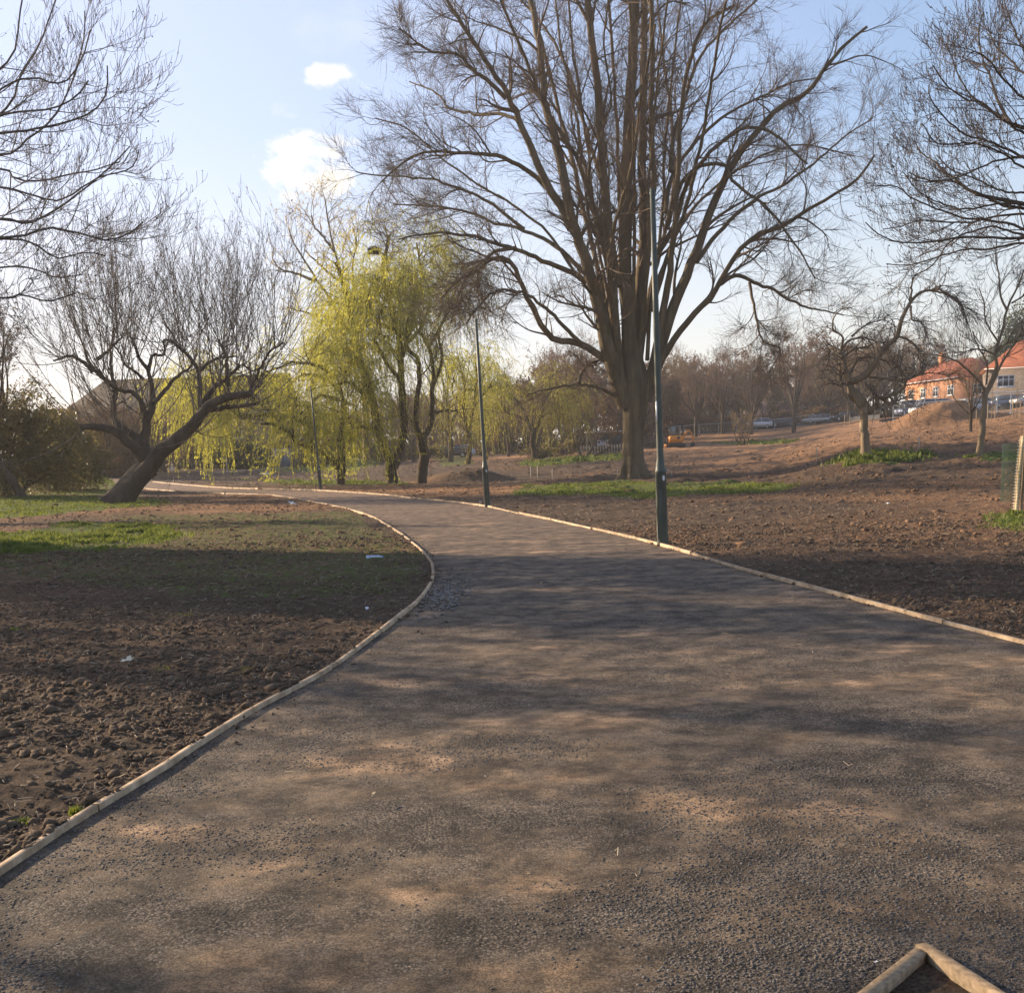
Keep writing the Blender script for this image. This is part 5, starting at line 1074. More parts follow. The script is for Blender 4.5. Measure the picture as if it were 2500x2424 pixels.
def house(name, label, loc, yaw, L, Wd, hw, hr, wall, roof, wins=(), hip=(True, True), over=.35, chim=(), doors=(), cat='house'):
    """local frame: front wall along x (0..L) at y=0 facing -y; wins=(face,x,z,w,h,cols)"""
    root = thing(name, label, cat, loc, rz=yaw)
    m = MB(); m.box((L / 2, Wd / 2, hw / 2 - .5), (L, Wd, hw + 1)); m.build('wall', BR[wall], root)
    x0, x1, y0, y1 = -over, L + over, -over, Wd + over; ra = Wd / 2 * .95 if hip[0] else over; rb_ = Wd / 2 * .95 if hip[1] else over
    a, b_ = x0 + ra, x1 - rb_; 
    if not hip[0]: a = x0
    if not hip[1]: b_ = x1
    v = [[x0, y0, hw], [x1, y0, hw], [x1, y1, hw], [x0, y1, hw], [a, Wd / 2, hw + hr], [b_, Wd / 2, hw + hr]]
    v += [[p[0], p[1], p[2] + .14] for p in v[:4]]
    m = MB(); m.add([*v], [[0, 1, 7, 6], [1, 2, 8, 7], [2, 3, 9, 8], [3, 0, 6, 9], [6, 7, 5, 4], [8, 9, 4, 5], [3, 2, 1, 0]], [[9, 6, 4], [7, 8, 5]]); rf = m.build('roof', RT[roof], root)
    m = MB(); m.box((L / 2, y0 - .05, hw + .07), (L + 2 * over, .1, .10)); m.build('gutter', WHT, root)
    for cx_ in chim:
        m = MB(); m.box((cx_, Wd / 2, hw + hr + .3), (.9, .6, 1.6)); m.box((cx_, Wd / 2, hw + hr + 1.12), (1.0, .7, .12)); m.tube([[cx_, Wd / 2, hw + hr + 1.1], [cx_, Wd / 2, hw + hr + 1.5]], .12, S=8); m.build('chimney', BR[wall], rf)
    def face(f, x, y=0):
        if f == 'f': return lambda u, d, z: (x + u, -d, z)
        if f == 'l': return lambda u, d, z: (-d, x + u, z)
        return lambda u, d, z: (L + d, x + u, z)
    def bx(mb, F, u0, u1, d0, d1, z0, z1):
        A = F(u0, d0, z0); B_ = F(u1, d1, z1); c = (np.array(A) + B_) / 2; mb.box(c, np.abs(np.array(B_) - A))
    for (f, x, z, w_, h, cols) in wins:
        F = face(f, x); wm = MB(); s = .09
        bx(wm, F, 0, w_, -.02, .06, z, z + s); bx(wm, F, 0, w_, -.02, .06, z + h - s, z + h); bx(wm, F, 0, s, -.02, .06, z + s, z + h - s); bx(wm, F, w_ - s, w_, -.02, .06, z + s, z + h - s)
        for c in range(1, cols): u = w_ * c / cols; bx(wm, F, u - s / 2, u + s / 2, -.02, .055, z + s, z + h - s)
        bx(wm, F, s, w_ - s, -.02, .05, z + h * .62, z + h * .62 + .06)
        wo_ = wm.build('window', WHT, root); g = MB(); bx(g, F, s * .6, w_ - s * .6, -.01, .025, z + s * .6, z + h - s * .6); g.build('pane', GLS, wo_)
        sm = MB(); bx(sm, F, -.08, w_ + .08, -.02, .12, z - .1, z - .004); sm.build('sill', WHT, wo_)
    for (f, x, w_) in doors:
        F = face(f, x); dm = MB(); bx(dm, F, 0, w_, -.02, .06, 0, 2.1); d_ = dm.build('door', DOORM, root); g = MB(); bx(g, F, .15, w_ - .15, .06, .07, 1.1, 1.9); g.build('pane', GLS, d_)
    return root
def hloc(px, D, dz=0): p = ground(px, D); p[2] += dz; return p
# right: orange terrace end turned to the sun, then the grey house
p = at(2338, 1026, 146); 
house('brick_house', 'orange brick house with red tiled roof, its long wall facing the sun', (p[0] - 2.1, p[1] + 13.4, p[2] + .2), R_(-81), 13.5, 7.5, 5.2, 2.8, 'orange', 'red',
      [('f', 1.0, 3.1, 1.3, 1.3, 2), ('f', 4.2, 3.1, 1.3, 1.3, 2), ('f', 7.4, 3.1, 1.3, 1.3, 2), ('f', 11.0, 3.1, 1.5, 1.3, 2), ('f', 1.0, .6, 1.4, 1.4, 2), ('f', 4.5, .6, 1.5, 1.4, 2), ('f', 7.8, .6, 1.6, 1.4, 2), ('f', 11.2, .6, 1.6, 1.4, 2), ('r', 2, 3.1, 1.3, 1.3, 2)], chim=(3,))
p = at(2406, 1012, 137)
house('brick_house', 'grey-brown brick house with red hipped roof and white windows at the right edge', (p[0], p[1], p[2] - .3), R_(-20), 17, 9, 5.6, 3.6, 'grey', 'red',
      [('f', 1.2, 3.5, 1.9, 1.35, 3), ('f', 6.3, 3.7, 2.2, 1.5, 3), ('f', 11.3, 3.5, 1.9, 1.35, 3), ('f', 1.2, .7, 2.0, 1.4, 3), ('f', 7.6, .7, 2.0, 1.4, 3)], doors=(('f', 4.4, 1.0),), chim=(8,))
p = at(1845, 1040, 208)
house('rendered_house', 'mauve rendered house with brown hipped roof behind the parked cars', (p[0], p[1], p[2] - .2), R_(8), 10.5, 8, 4.4, 4.2, 'mauve', 'brown', [], doors=())
p = at(1950, 1040, 206)
house('rendered_house', 'dark rendered house with a white bay window and white door behind the silver car', (p[0], p[1], p[2] - .2), R_(5), 11, 8, 4.8, 4, 'dark', 'brown', [('f', .6, 2.9, 1.7, 1.3, 3)], doors=(('f', .7, 1.5),))
p = at(1625, 1030, 235)
house('bungalow', 'wide house with a big ochre-brown roof behind the bare trees right of the lamp column', (p[0], p[1], p[2]), R_(4), 19, 12, 3.4, 6.0, 'dull', 'ochre', [('f', 4, .8, 1.6, 1.2, 2), ('f', 12, .8, 1.6, 1.2, 2)])
p = at(150, 1105, 126)
house('terrace_house', 'long brown house with a big dark roof and blue-reflecting windows behind the leaning tree', (p[0], p[1], p[2] - .5), R_(-2), 25, 9, 4.1, 4.5, 'dull', 'backlit',
      [('f', 2.4, 1.4, 1.1, 1.3, 2), ('f', 4.4, 1.4, 2.4, 1.4, 3), ('f', 9, 1.4, 1.6, 1.3, 2), ('f', 14, 1.4, 1.6, 1.3, 2), ('f', 19, 1.4, 1.6, 1.3, 2)], hip=(True, False))
p = at(1195, 1060, 250)
house('flat_block', 'distant pale block with a flat roof above the brownish willow', (p[0], p[1], p[2]), 0, 9.5, 8, 10.3, .5, 'grey', 'brown', [('f', 1.2, 7.8, 1.6, 1.2, 2), ('f', 4.0, 7.8, 1.6, 1.2, 2), ('f', 6.7, 7.8, 1.6, 1.2, 2), ('f', 4.0, 5, 1.6, 1.2, 2)], cat='building')
# garden shed behind the willow: blue doors
p = ground(672, 113)
SH = mat('blue_shed_boards', (.16, .20, .27), .7, var=(.22, .27, .35), vscale=4); root = thing('garden_shed', 'pale blue timber doors of a shed under the low spreading willow', 'shed', p)
m = MB(); m.box((.9, 1.2, 1.1), (2.4, 2.2, 2.3)); m.build('wall', BR['dark'], root)
m = MB(); m.prism([(-.4, 2.24), (2.2, 2.24), (.9, 2.9)], -.05, 2.5); m.build('roof', RT['brown'], root)
for k_ in (0, 1):
    m = MB()
    for j in range(5): m.box((.12 + k_ * .8 + j * .15, .07, 1.0), (.14, .06, 1.9))
    m.build('door', SH, root)
# dark shed with graffiti, picket fence
p = at(1438, 1103, 122); p[2] = float(terr(p[0], p[1])); root = thing('graffiti_shed', 'dark shed wall sprayed with pale graffiti behind the picket fence', 'shed', p)
DK = mat('shed_dark', (.045, .038, .034), .85, var=(.07, .06, .05), vscale=2); m = MB(); m.box((1.7, 1.5, 1.15), (3.6, 3, 2.4)); m.build('wall', DK, root); m = MB(); m.box((1.7, 1.45, 2.42), (3.9, 3.3, .12)); m.build('roof', KERB, root)
GR = mat('graffiti_paint', (.45, .47, .55), .6, var=(.6, .62, .7), vscale=5); m = MB()
def stroke(pts, r=.055): m.tube([[x, -.012, z] for x, z in pts], r, S=8, n=max(4, 3 * len(pts)))
gx0, gz0 = .95, .95; sc_ = .78
def g_(l): return [(gx0 + x * sc_, gz0 + z * sc_) for x, z in l]
stroke(g_([(.1, 0), (.05, .35), (.1, .75), (.38, .6), (.42, .3), (.1, 0)])); stroke(g_([(.6, .02), (.58, .5)])); stroke(g_([(.6, .68), (.63, .72)])); stroke(g_([(.8, 0), (.8, .62)])); stroke(g_([(.8, .6), (1.1, .05)])); stroke(g_([(1.1, .05), (1.12, .68)])); stroke(g_([(1.75, .6), (1.5, .72), (1.3, .4), (1.45, .03), (1.75, .1), (1.76, .35), (1.58, .35)]))
m.build('graffiti', GR, root)
p0 = ground(1412, 119); p1 = ground(1528, 119); root = thing('picket_fence', 'low weathered picket fence in front of the dark graffiti shed', 'fence', p0)
PK = mat('picket_wood', (.20, .17, .13), .85, var=(.32, .28, .22), vscale=4); n = 18
m = MB()
for zz in (.3, .78): m.box(((p1[0] - p0[0]) / 2, .05, zz), (p1[0] - p0[0], .05, .08))
m.build('rail', PK, root)
for i_ in range(n):
    x = (p1[0] - p0[0]) * i_ / (n - 1); m = MB(); z = float(terr(p0[0] + x, p0[1])) - p0[2]; m.prism([(x - .07, z - .1), (x + .07, z - .1), (x + .07, z + 1.0), (x, z + 1.1), (x - .07, z + 1.0)], -.02, .015); m.build('picket', PK, root)

# ---- site fencing: panels of tube and mesh
def fence_line(pts, n, h, labelf, seed, group):
    P = spline(pts, n + 1)
    for i_ in range(n):
        a, b_ = P[i_].copy(), P[i_ + 1].copy(); za, zb = float(terr(a[0], a[1])), float(terr(b_[0], b_[1])); a[2] = za; b_[2] = zb; v = b_ - a
        root = thing('fence_panel', labelf(i_, n), 'fence panel', a, group)
        m = MB(); m.tube([[0, 0, .1], [0, 0, h]], .045, S=6); m.tube([v + [0, 0, .1], v + [0, 0, h]], .03, S=6); m.tube([[0, 0, h], v + [0, 0, h]], .06, S=6); m.tube([[0, 0, .2], v + [0, 0, .2]], .03, S=6); m.build('frame', GALV, root)
        k_ = 14; f = (np.arange(1, k_) / k_)[:, None]; s = f * v; ss = np.stack([s + [0, 0, .2], s + [0, 0, h]], 1); m = MB(); m.tubes(ss, np.full((k_ - 1, 2), .006), S=3)
        m.tubes(np.stack([np.array([[0, 0, z_], v + [0, 0, z_]]) for z_ in (.7, 1.2, 1.6)]), np.full((3, 2), .006), S=3); m.build('mesh_infill', GALV, root)
        m = MB(); m.box((0, 0, .06), (.22, .6, .12)); m.build('foot', DARK, root)
ordw = ['first', 'second', 'third', 'fourth', 'fifth', 'sixth', 'seventh', 'eighth', 'ninth', 'tenth', 'eleventh', 'twelfth', 'thirteenth', 'fourteenth']
fence_line([ground(2180, 128), ground(2300, 117), ground(2400, 107), ground(2540, 96)], 12, 2.0, lambda i, n: f'{ordw[i]} steel mesh fence panel from the left along the slope below the brick houses', 1, 'site fence on the right slope')
fence_line([ground(1565, 176), ground(1650, 176), ground(1750, 177), ground(1850, 178), ground(1990, 178)], 9, 1.7, lambda i, n: f'{ordw[i]} rail fence panel from the left, behind the excavator and below the cars', 2, 'rail fence behind the excavator')

# ---- cars
def car(px, D, yaw, paint, label, kind='hatch', z=None):
    p = ground(px, D)
    if z is not None: p[2] = z
    else: p[2] += .14
    root = thing('parked_car', label, 'car', p, 'cars parked along the road'); root.rotation_euler = (0, 0, yaw)
    L, W_ = 4.3, 1.75
    if kind == 'van': L = 4.9; low = [(-2.45, .28), (2.35, .28), (2.45, .6), (2.35, .95), (-2.42, 1.0), (-2.45, .5)]; top = [(-2.42, 1.0), (1.9, 1.0), (1.2, 1.85), (1.0, 1.95), (-2.3, 1.95), (-2.42, 1.8)]
    elif kind == 'estate': low = [(-2.2, .3), (2.1, .3), (2.2, .55), (2.05, .82), (1.2, .92), (-2.15, .95), (-2.2, .6)]; top = [(-2.12, .95), (1.25, .92), (.55, 1.38), (.3, 1.45), (-1.6, 1.47), (-1.95, 1.35)]
    elif kind == 'suv': low = [(-2.2, .35), (2.1, .35), (2.2, .7), (2.05, 1.0), (1.2, 1.08), (-2.15, 1.1), (-2.2, .7)]; top = [(-2.1, 1.1), (1.25, 1.08), (.5, 1.6), (.2, 1.68), (-1.5, 1.66), (-1.9, 1.5)]
    else: low = [(-2.0, .3), (2.05, .3), (2.15, .55), (2.0, .8), (1.2, .9), (-1.95, .95), (-2.05, .6)]; top = [(-1.9, .95), (1.25, .9), (.5, 1.38), (.2, 1.45), (-1.1, 1.45), (-1.6, 1.25)]
    m = MB(); m.prism(low, -W_ / 2, W_ / 2)
    rb = [(x * .97, zz) for x, zz in top[2:]]; 
    def loft(poly, w0, w1):
        zs = [q[1] for q in poly]; z0, z1 = min(zs), max(zs); n = len(poly); v = []
        for sgn in (-1, 1):
            for (x, zz) in poly: f = (zz - z0) / (z1 - z0); v.append([x, sgn * (w0 + (w1 - w0) * f) / 2, zz])
        q = [[i, (i + 1) % n, n + (i + 1) % n, n + i] for i in range(n)]; cx_ = np.mean([a_[0] for a_ in poly]); v += [[cx_, -w0 * .47, (z0 + z1) / 2], [cx_, w0 * .47, (z0 + z1) / 2]]
        t = [[i, 2 * n, (i + 1) % n] for i in range(n)] + [[n + i, n + (i + 1) % n, 2 * n + 1] for i in range(n)]; return v, q, t
    m.build('body', paint, root)
    g = MB(); g.add(*loft(top, W_ * .96, W_ * .78)); g.build('glass', GLS, root)
    zt = max(q[1] for q in top); xs = [q[0] for q in top if q[1] > zt - .15]
    m = MB(); m.box(((min(xs) + max(xs)) / 2, 0, zt), (max(xs) - min(xs) + .15, W_ * .8, .06))
    for sx in (-1, 1):
        for xx in (top[1][0] - .1, (top[1][0] + top[0][0]) / 2, top[0][0] + .05):
            xt = np.clip(xx, min(xs), max(xs)); m.tube([[xx, sx * W_ * .475, top[0][1] - .05], [xt, sx * W_ * .39, zt]], .045, S=6)
    m.build('roof', paint, root)
    for sx in (-1.32, 1.3):
        for sy in (-1, 1):
            y = sy * (W_ / 2 - .08); w_ = MB(); w_.lathe([(0, -.1), (.27, -.1), (.32, -.06), (.32, .06), (.27, .1), (0, .1)], (sx, y, .32), S=18, axis=1); wh = w_.build('wheel', DARK, root)
            r_ = MB(); r_.lathe([(0, -.112), (.15, -.108), (.2, -.102), (.2, .102), (.15, .108), (0, .112)], (sx, y, .32), S=14, axis=1); r_.build('rim', GALV, wh)
    xf = max(q[0] for q in low)
    for sy in (-1, 1):
        m = MB(); m.box((xf - .08, sy * .62, .68), (.12, .36, .14)); m.build('headlight', STICK, root)
        m = MB(); m.box((-max(2.0, L / 2) + .06, sy * .7, .8), (.1, .22, .2)); m.build('tail_light', TAIL, root)
    return root
TAIL = mat('tail_red', (.35, .02, .02), .4)
cp = lambda n, c: mat(n, c, .3, .6, metal=.15, var=tuple(x * 1.08 for x in c), vscale=1)
CW, CS, CD, CB, CPU, CSK = cp('white_paint', (.62, .63, .65)), cp('silver_paint', (.40, .40, .39)), cp('dark_paint', (.04, .045, .05)), cp('blue_grey_paint', (.13, .16, .24)), cp('plum_paint', (.10, .035, .06)), cp('pale_blue_paint', (.35, .45, .55))
car(1852, 186, R_(172), CW, 'white car parked leftmost on the road in front of the mauve house', 'suv'); car(1908, 186, R_(184), CD, 'dark grey car parked between the white and the silver cars', 'hatch'); car(1992, 183, R_(186), CS, 'silver estate car parked in front of the dark house', 'estate'); car(2062, 179, R_(186), CD, 'dark car parked right of the silver estate', 'hatch')
car(2268, 138, R_(200), CW, 'white van parked at the foot of the orange brick house', 'van'); car(2232, 143, R_(200), CB, 'dark blue van parked left of the white van', 'van'); car(2290, 143, R_(205), CPU, 'plum coloured car parked right behind the white van', 'suv')
car(2362, 131, R_(200), CW, 'white hatchback whose nose shows left of the young trunk', 'hatch'); car(2450, 131, R_(196), CB, 'blue-grey car parked below the grey house window', 'estate'); car(2515, 129, R_(190), CS, 'silver car cut by the right frame edge', 'hatch'); car(2385, 137, R_(200), CB, 'blue car behind the young trunk', 'hatch')
for px_, D, c, lb in ((1073, 132, CSK, 'pale blue car behind the willows, left of three'), (1103, 131, CD, 'green-grey car behind the willows, middle of three'), (1120, 134, CSK, 'pale blue car behind the willows, right of three')): car(px_, D, R_(180), c, lb, 'hatch')

# ---- excavator
ex = cast(1650, 1093); ORG = mat('orange_paint', (.72, .27, .02), .45, .5, var=(.62, .22, .02), vscale=2); RUB = mat('track_rubber', (.035, .032, .03), .8)
D_ = ex[1]; root = thing('mini_excavator', 'small orange excavator with a grey cab standing on the dug soil', 'excavator', ex); s = D_ / 148.0 * 1.22; root.scale = (s * 1.0, s * 1.0, s * 1.0)
for sy in (-1, 1):
    m = MB(); th = np.linspace(np.pi / 2, 3 * np.pi / 2, 8); pr = [(-.7 + .24 * math.cos(t), .24 + .24 * math.sin(t)) for t in th] + [(.7 - .24 * math.cos(t), .24 - .24 * math.sin(t)) for t in th]; m.prism(pr, sy * .45, sy * .8); m.build('track', RUB, root)
m = MB(); m.box((-1.15, 0, .22), (.12, 1.6, .38)); m.box((-.9, 0, .25), (.5, .3, .12)); m.build('blade', ORG, root)
m = MB(); v = [(-.72, .55), (.62, .55), (.78, .75), (.74, 1.18), (.5, 1.3), (-.55, 1.3), (-.74, 1.15)]; m.prism(v, -.72, .72); m.build('body', ORG, root)
m = MB()
for (x, y) in ((-.70, -.55), (.05, -.55), (.72, -.5), (-.70, .3), (.72, .3)): m.box((x, y, 1.82), (.08, .08, 1.05))
m.box((0.0, -.12, 2.38), (1.55, .98, .09)); m.build('cab', DARK, root)
m = MB(); m.box((-.36, -.14, 1.8), (.58, .78, .95)); m.build('cab_glass', mat('cab_grey', (.22, .25, .25), .3, .5), root)
m = MB(); m.tube([[.75, .2, 1.0], [1.35, .25, 1.75], [1.75, .3, 1.5]], [.13, .11, .1], S=8, n=10); m.tube([[1.75, .3, 1.55], [1.95, .3, .8], [1.85, .3, .5]], .08, S=8); m.build('boom', ORG, root)
m = MB(); m.prism([(1.65, .5), (2.05, .55), (2.1, .2), (1.8, .05), (1.6, .2)], .1, .5); m.build('bucket', DARK, root)
m = MB(); m.lathe([(0, 0), (.16, 0), (.16, .02), (0, .02)], (.2, -.725, 1.05), S=14, axis=1); m.build('vent', DARK, root)
# timber stack and pale litter by the excavator
p = cast(1600, 1092); root = thing('branch_heap', 'heap of cut branches and soil left of the excavator', 'branch pile', p); rg = np.random.default_rng(71); n = 160; P = rg.normal(0, 1, (n, 3)) * [2.0, .9, .0] + [0, 0, .25]; P[:, 2] = rg.uniform(.05, 1.1, n) * np.exp(-(P[:, 0] / 2.4) ** 2); d = nrm(rg.normal(0, 1, (n, 3)) * [1, .5, .25]) * rg.uniform(.4, 1.3, (n, 1)); m = MB(); m.tubes(np.stack([P - d, P + rg.normal(0, .05, (n, 3)), P + d], 1), np.full((n, 3), .045), S=5); m.build('cut_branches', BK['brown'], root)
# ------------------------------------------------------------------ litter
PL = bpy.data.materials.new('clear_plastic'); PL.use_nodes = True; b_ = PL.node_tree.nodes['Principled BSDF']; b_.inputs['Base Color'].default_value = (.62, .70, .85, 1); b_.inputs['Roughness'].default_value = .15; b_.inputs['Transmission Weight'].default_value = .35
bt = cast(915, 1368); root = thing('plastic_bottle', 'crumpled clear plastic bottle lying on the left soil near the path bend', 'bottle', bt, rz=.12); root.location.z += .045
m = MB(); m.lathe([(0, -.12), (.028, -.12), (.034, -.112), (.034, -.07), (.030, -.06), (.034, -.05), (.034, .0), (.028, .02), (.034, .04), (.033, .065), (.014, .10), (.013, .112)], S=18, axis=0); m.build('bottle_body', PL, root, smooth=True)
m = MB(); m.lathe([(.015, .110), (.015, .125), (0, .125)], S=14, axis=0); m.build('cap', mat('blue_cap', (.05, .12, .45), .4), root); root.scale = (1.15, 1.15, 1.15)
def crumple(name, px, py, sz, mt, label, cat, seed):
    rg = np.random.default_rng(seed); p = cast(px, py); n = 9; g = np.linspace(-1, 1, n); A, B2 = np.meshgrid(g, g); z = .35 * np.abs(fbm(A * 2 + seed, B2 * 2, 1, 3, seed) - .3) * 2 + .05; V_ = np.stack([A * (1 - .2 * z), B2 * .6, z], -1) * sz / 2 + rg.normal(0, sz * .02, (n, n, 3)); q = [[i * n + j, i * n + j + 1, (i + 1) * n + j + 1, (i + 1) * n + j] for i in range(n - 1) for j in range(n - 1)]
    m = MB(); m.add(V_.reshape(-1, 3), q); o = m.build(name, mt); o.location = tuple(p + [0, 0, .035]); o.rotation_euler = (rg.normal(0, .2), rg.normal(0, .2), rg.uniform(0, 6)); tag(o, label, cat); return o
PAP = mat('paper', (.66, .55, .38), .8, var=(.72, .66, .52), vscale=30); PW = mat('white_litter', (.66, .66, .64), .7); PO = mat('orange_scrap', (.42, .10, .03), .7)
crumple('paper_scrap', 312, 1623, .10, PAP, 'crumpled cream paper scrap on the left soil', 'litter', 1); crumple('orange_scrap', 104, 1624, .075, PO, 'faded orange scrap on the soil left of the cream paper', 'litter', 2)
for i_, (x, y, s_, lb) in enumerate([(609, 1158, .45, 'white bag scrap left of the pair under the willow strands'), (636, 1160, .35, 'small white litter scrap beside the long one under the willow strands'), (649, 1159, .55, 'long white litter scrap under the low spreading willow'), (691, 1175, .35, 'white scrap nearest the far path under the willow'), (713, 1232, .35, 'pale curled root scrap on the soil just below the far path'), (1173, 1228, .13, 'small white scrap at the foot of the middle lamp column'), (1334, 1122, .5, 'white scrap on the bank edge behind the hollow'), (1637, 1117, .3, 'white stone on the soil in front of the excavator'), (2167, 1233, .16, 'white paper scrap on the right soil'), (2139, 2375, .022, 'tiny white shell-like scrap on the path beside the corner boards'), (897, 1493, .06, 'tiny white scrap on soil by the path bend')]):
    crumple('litter_scrap', x, y, s_, PW, lb, 'litter', 10 + i_)
# ------------------------------------------------------------------ stuff: clods, chips, grass
def rocks(name, P, size, mt, seed, flat=.7, kind='stuff', label=None, cat=None):
    rg = np.random.default_rng(seed); n = len(P); t_ = (1 + 5 ** .5) / 2
    ico = nrm(np.array([[-1, t_, 0], [1, t_, 0], [-1, -t_, 0], [1, -t_, 0], [0, -1, t_], [0, 1, t_], [0, -1, -t_], [0, 1, -t_], [t_, 0, -1], [t_, 0, 1], [-t_, 0, -1], [-t_, 0, 1]]))
    F = np.array([[0, 11, 5], [0, 5, 1], [0, 1, 7], [0, 7, 10], [0, 10, 11], [1, 5, 9], [5, 11, 4], [11, 10, 2], [10, 7, 6], [7, 1, 8], [3, 9, 4], [3, 4, 2], [3, 2, 6], [3, 6, 8], [3, 8, 9], [4, 9, 5], [2, 4, 11], [6, 2, 10], [8, 6, 7], [9, 8, 1]])
    v = ico[None] * (1 + rg.normal(0, .28, (n, 12, 1))); v = v * np.stack([np.ones(n), rg.uniform(.6, 1, n), flat * rg.uniform(.6, 1.1, n)], -1)[:, None]; a = rg.uniform(0, 6.28, n); c, s = np.cos(a)[:, None], np.sin(a)[:, None]
    x = v[..., 0] * c - v[..., 1] * s; y = v[..., 0] * s + v[..., 1] * c; v = np.stack([x, y, v[..., 2]], -1) * size[:, None, None] + P[:, None]
    m = MB(); m.add(v.reshape(-1, 3), None, (np.arange(n)[:, None, None] * 12 + F[None]).reshape(-1, 3)); o = m.build(name, mt, smooth=False); tag(o, label, cat, kind=kind); return o
def sample(poly, n, rg):
    poly = np.asarray(poly); lo, hi = poly.min(0), poly.max(0); P = rg.uniform(lo, hi, (n * 4, 2)); return P[inpoly(P[:, 0], P[:, 1], poly)][:n]
CLOD = mat('soil_clod', (.085, .058, .040), .95, .12, var=(.155, .112, .076), vscale=6, bump=.006, bscale=60)
rg = np.random.default_rng(81)
def soilz(x, y): return terr(x, y) + .012 + .085 * (fbm(x, y, 5, 4, 31) - .5) + .05 * np.abs(fbm(x, y, 1.3, 4, 77) - .5)
n = 150000; th = rg.uniform(R_(-29), R_(29), n); r = 3.6 + 20 * rg.random(n) ** 1.2; x, y = r * np.sin(th), r * np.cos(th)
ok = ~inpoly(x, y, path_poly) & (fbm(x, y, .7, 3, 15) + rg.normal(0, .1, n) > .38); x, y = x[ok], y[ok]
sz = np.exp(rg.normal(math.log(.0085), .6, len(x))) * np.where(np.hypot(x, y) < 9, 1.15, 1.0); sz = np.clip(sz, .004, .05)
rocks('soil_clods', np.stack([x, y, soilz(x, y) + sz * .15], -1), sz, CLOD, 1, label='crumbly brown soil clods covering the dug ground beside the path', cat='soil')
CHIP = mat('stone_chip', (.045, .041, .038), .85, .2, var=(.16, .14, .12), vscale=30)
n = 130000; r = 2.6 + 11 * rg.random(n) ** 1.5; th = rg.uniform(R_(-29), R_(29), n); x, y = r * np.sin(th), r * np.cos(th)
dn = fbm(x, y * 1.3, .9, 4, 44); ok = inpoly(x, y, path_poly) & ~inpoly(x, y, wedge) & (dn + rg.normal(0, .05, n) > .545); x, y = x[ok], y[ok]; sz = rg.uniform(.003, .0085, len(x))
rocks('stone_chips', np.stack([x, y, terr(x, y) + (fbm(x, y, .8, 3, 3) - .5) * .02 + sz * .0], -1), sz, CHIP, 2, .5, label='loose dark stone chips scattered on the near path', cat='gravel')
n = 60000; th = rg.uniform(R_(-29), R_(29), n); r = 18 + 95 * rg.random(n) ** 1.3; x, y = r * np.sin(th), r * np.cos(th)
ok = ~inpoly(x, y, path_poly) & (fbm(x, y, .4, 3, 15) + rg.normal(0, .1, n) > .5); x, y, r = x[ok], y[ok], r[ok]; sz = np.clip(np.exp(rg.normal(math.log(.022), .5, len(x))) * (r / 26) ** .55, .01, .16)
i0 = np.clip(np.searchsorted(rad_, np.hypot(x, y)), 1, NR - 1); j0 = np.clip(np.searchsorted(fine, np.arctan2(x, y)), 0, 899); zz = Z[i0, j0]
rocks('soil_clods', np.stack([x, y, zz + sz * .1], -1), sz, mat('far_clod', (.12, .075, .046), .95, .12, var=(.26, .155, .09), vscale=.5), 5, .55, label='lumps of dug earth over the far slope', cat='soil')
ks = rg.integers(60, 620, 2600); sd_ = rg.random(2600) < .6; E_ = np.where(sd_[:, None], leftE[ks], rightE[np.clip(ks, 250, 690)]); o_ = np.abs(rg.normal(0, .11, 2600)) + .02; x, y = E_[:, 0] + rg.normal(0, .03, 2600), E_[:, 1] + rg.normal(0, .03, 2600)
x = x + np.where(sd_, o_, -o_ * .5); sz = np.clip(np.exp(rg.normal(math.log(.007), .5, 2600)), .003, .022); ok = y > 1; rocks('soil_crumbs', np.stack([x, y, terr(x, y) + .004 + sz * .3], -1)[ok], sz[ok], CLOD, 6, label='soil crumbs spilled from the verges onto the path edges and boards', cat='soil')
# rubble at the bend
c = cast(1098, 1450); n = 420; P = rg.normal(0, 1, (n, 2)) * [.13, .85] + c[:2] + [-.05, 0]; P = P[inpoly(P[:, 0], P[:, 1], path_poly)]; sz = rg.uniform(.008, .028, len(P)); rocks('rubble', np.c_[P, np.full(len(P), .01)], sz, mat('grey_rubble', (.13, .115, .10), .9, var=(.26, .23, .2), vscale=12), 3, label='grey broken rubble lying on the path inside the bend', cat='rubble')
c = APEX + wl * .45 + wr * .45; P = c[:2] + rg.normal(0, .14, (60, 2)); rocks('pebbles', np.c_[P, np.full(60, .035)], rg.uniform(.006, .03, 60), mat('pale_pebble', (.17, .135, .10), .8, var=(.4, .32, .24), vscale=20), 4, label='small pale pebbles lying on soil inside the corner boards', cat='pebbles')
# straw, roots and twigs strewn on soil
n = 9000; th = rg.uniform(R_(-29), R_(29), n); r = 4 + 34 * rg.random(n) ** 1.3; x, y = r * np.sin(th), r * np.cos(th); ok = (~inpoly(x, y, path_poly)) | (rg.random(n) < .03); x, y = x[ok], y[ok]; n = len(x)
P = np.stack([x, y, soilz(x, y) + .02], -1); d = nrm(rg.normal(0, 1, (n, 3)) * [1, 1, .25]) * (rg.uniform(.006, .032, (n, 1)) * (1 + np.hypot(x, y)[:, None] / 25)); m = MB(); m.tubes(np.stack([P - d, P + rg.normal(0, .012, (n, 3)), P + d], 1), rg.uniform(.001, .0028, (n, 1)).repeat(3, 1) * (1 + np.hypot(x, y)[:, None] / 18), S=3)
tag(m.build('straw_scraps', mat('straw', (.20, .145, .10), .85, var=(.40, .33, .24), vscale=9)), 'pale straw, root and twig scraps strewn over the soil', 'debris', kind='stuff')
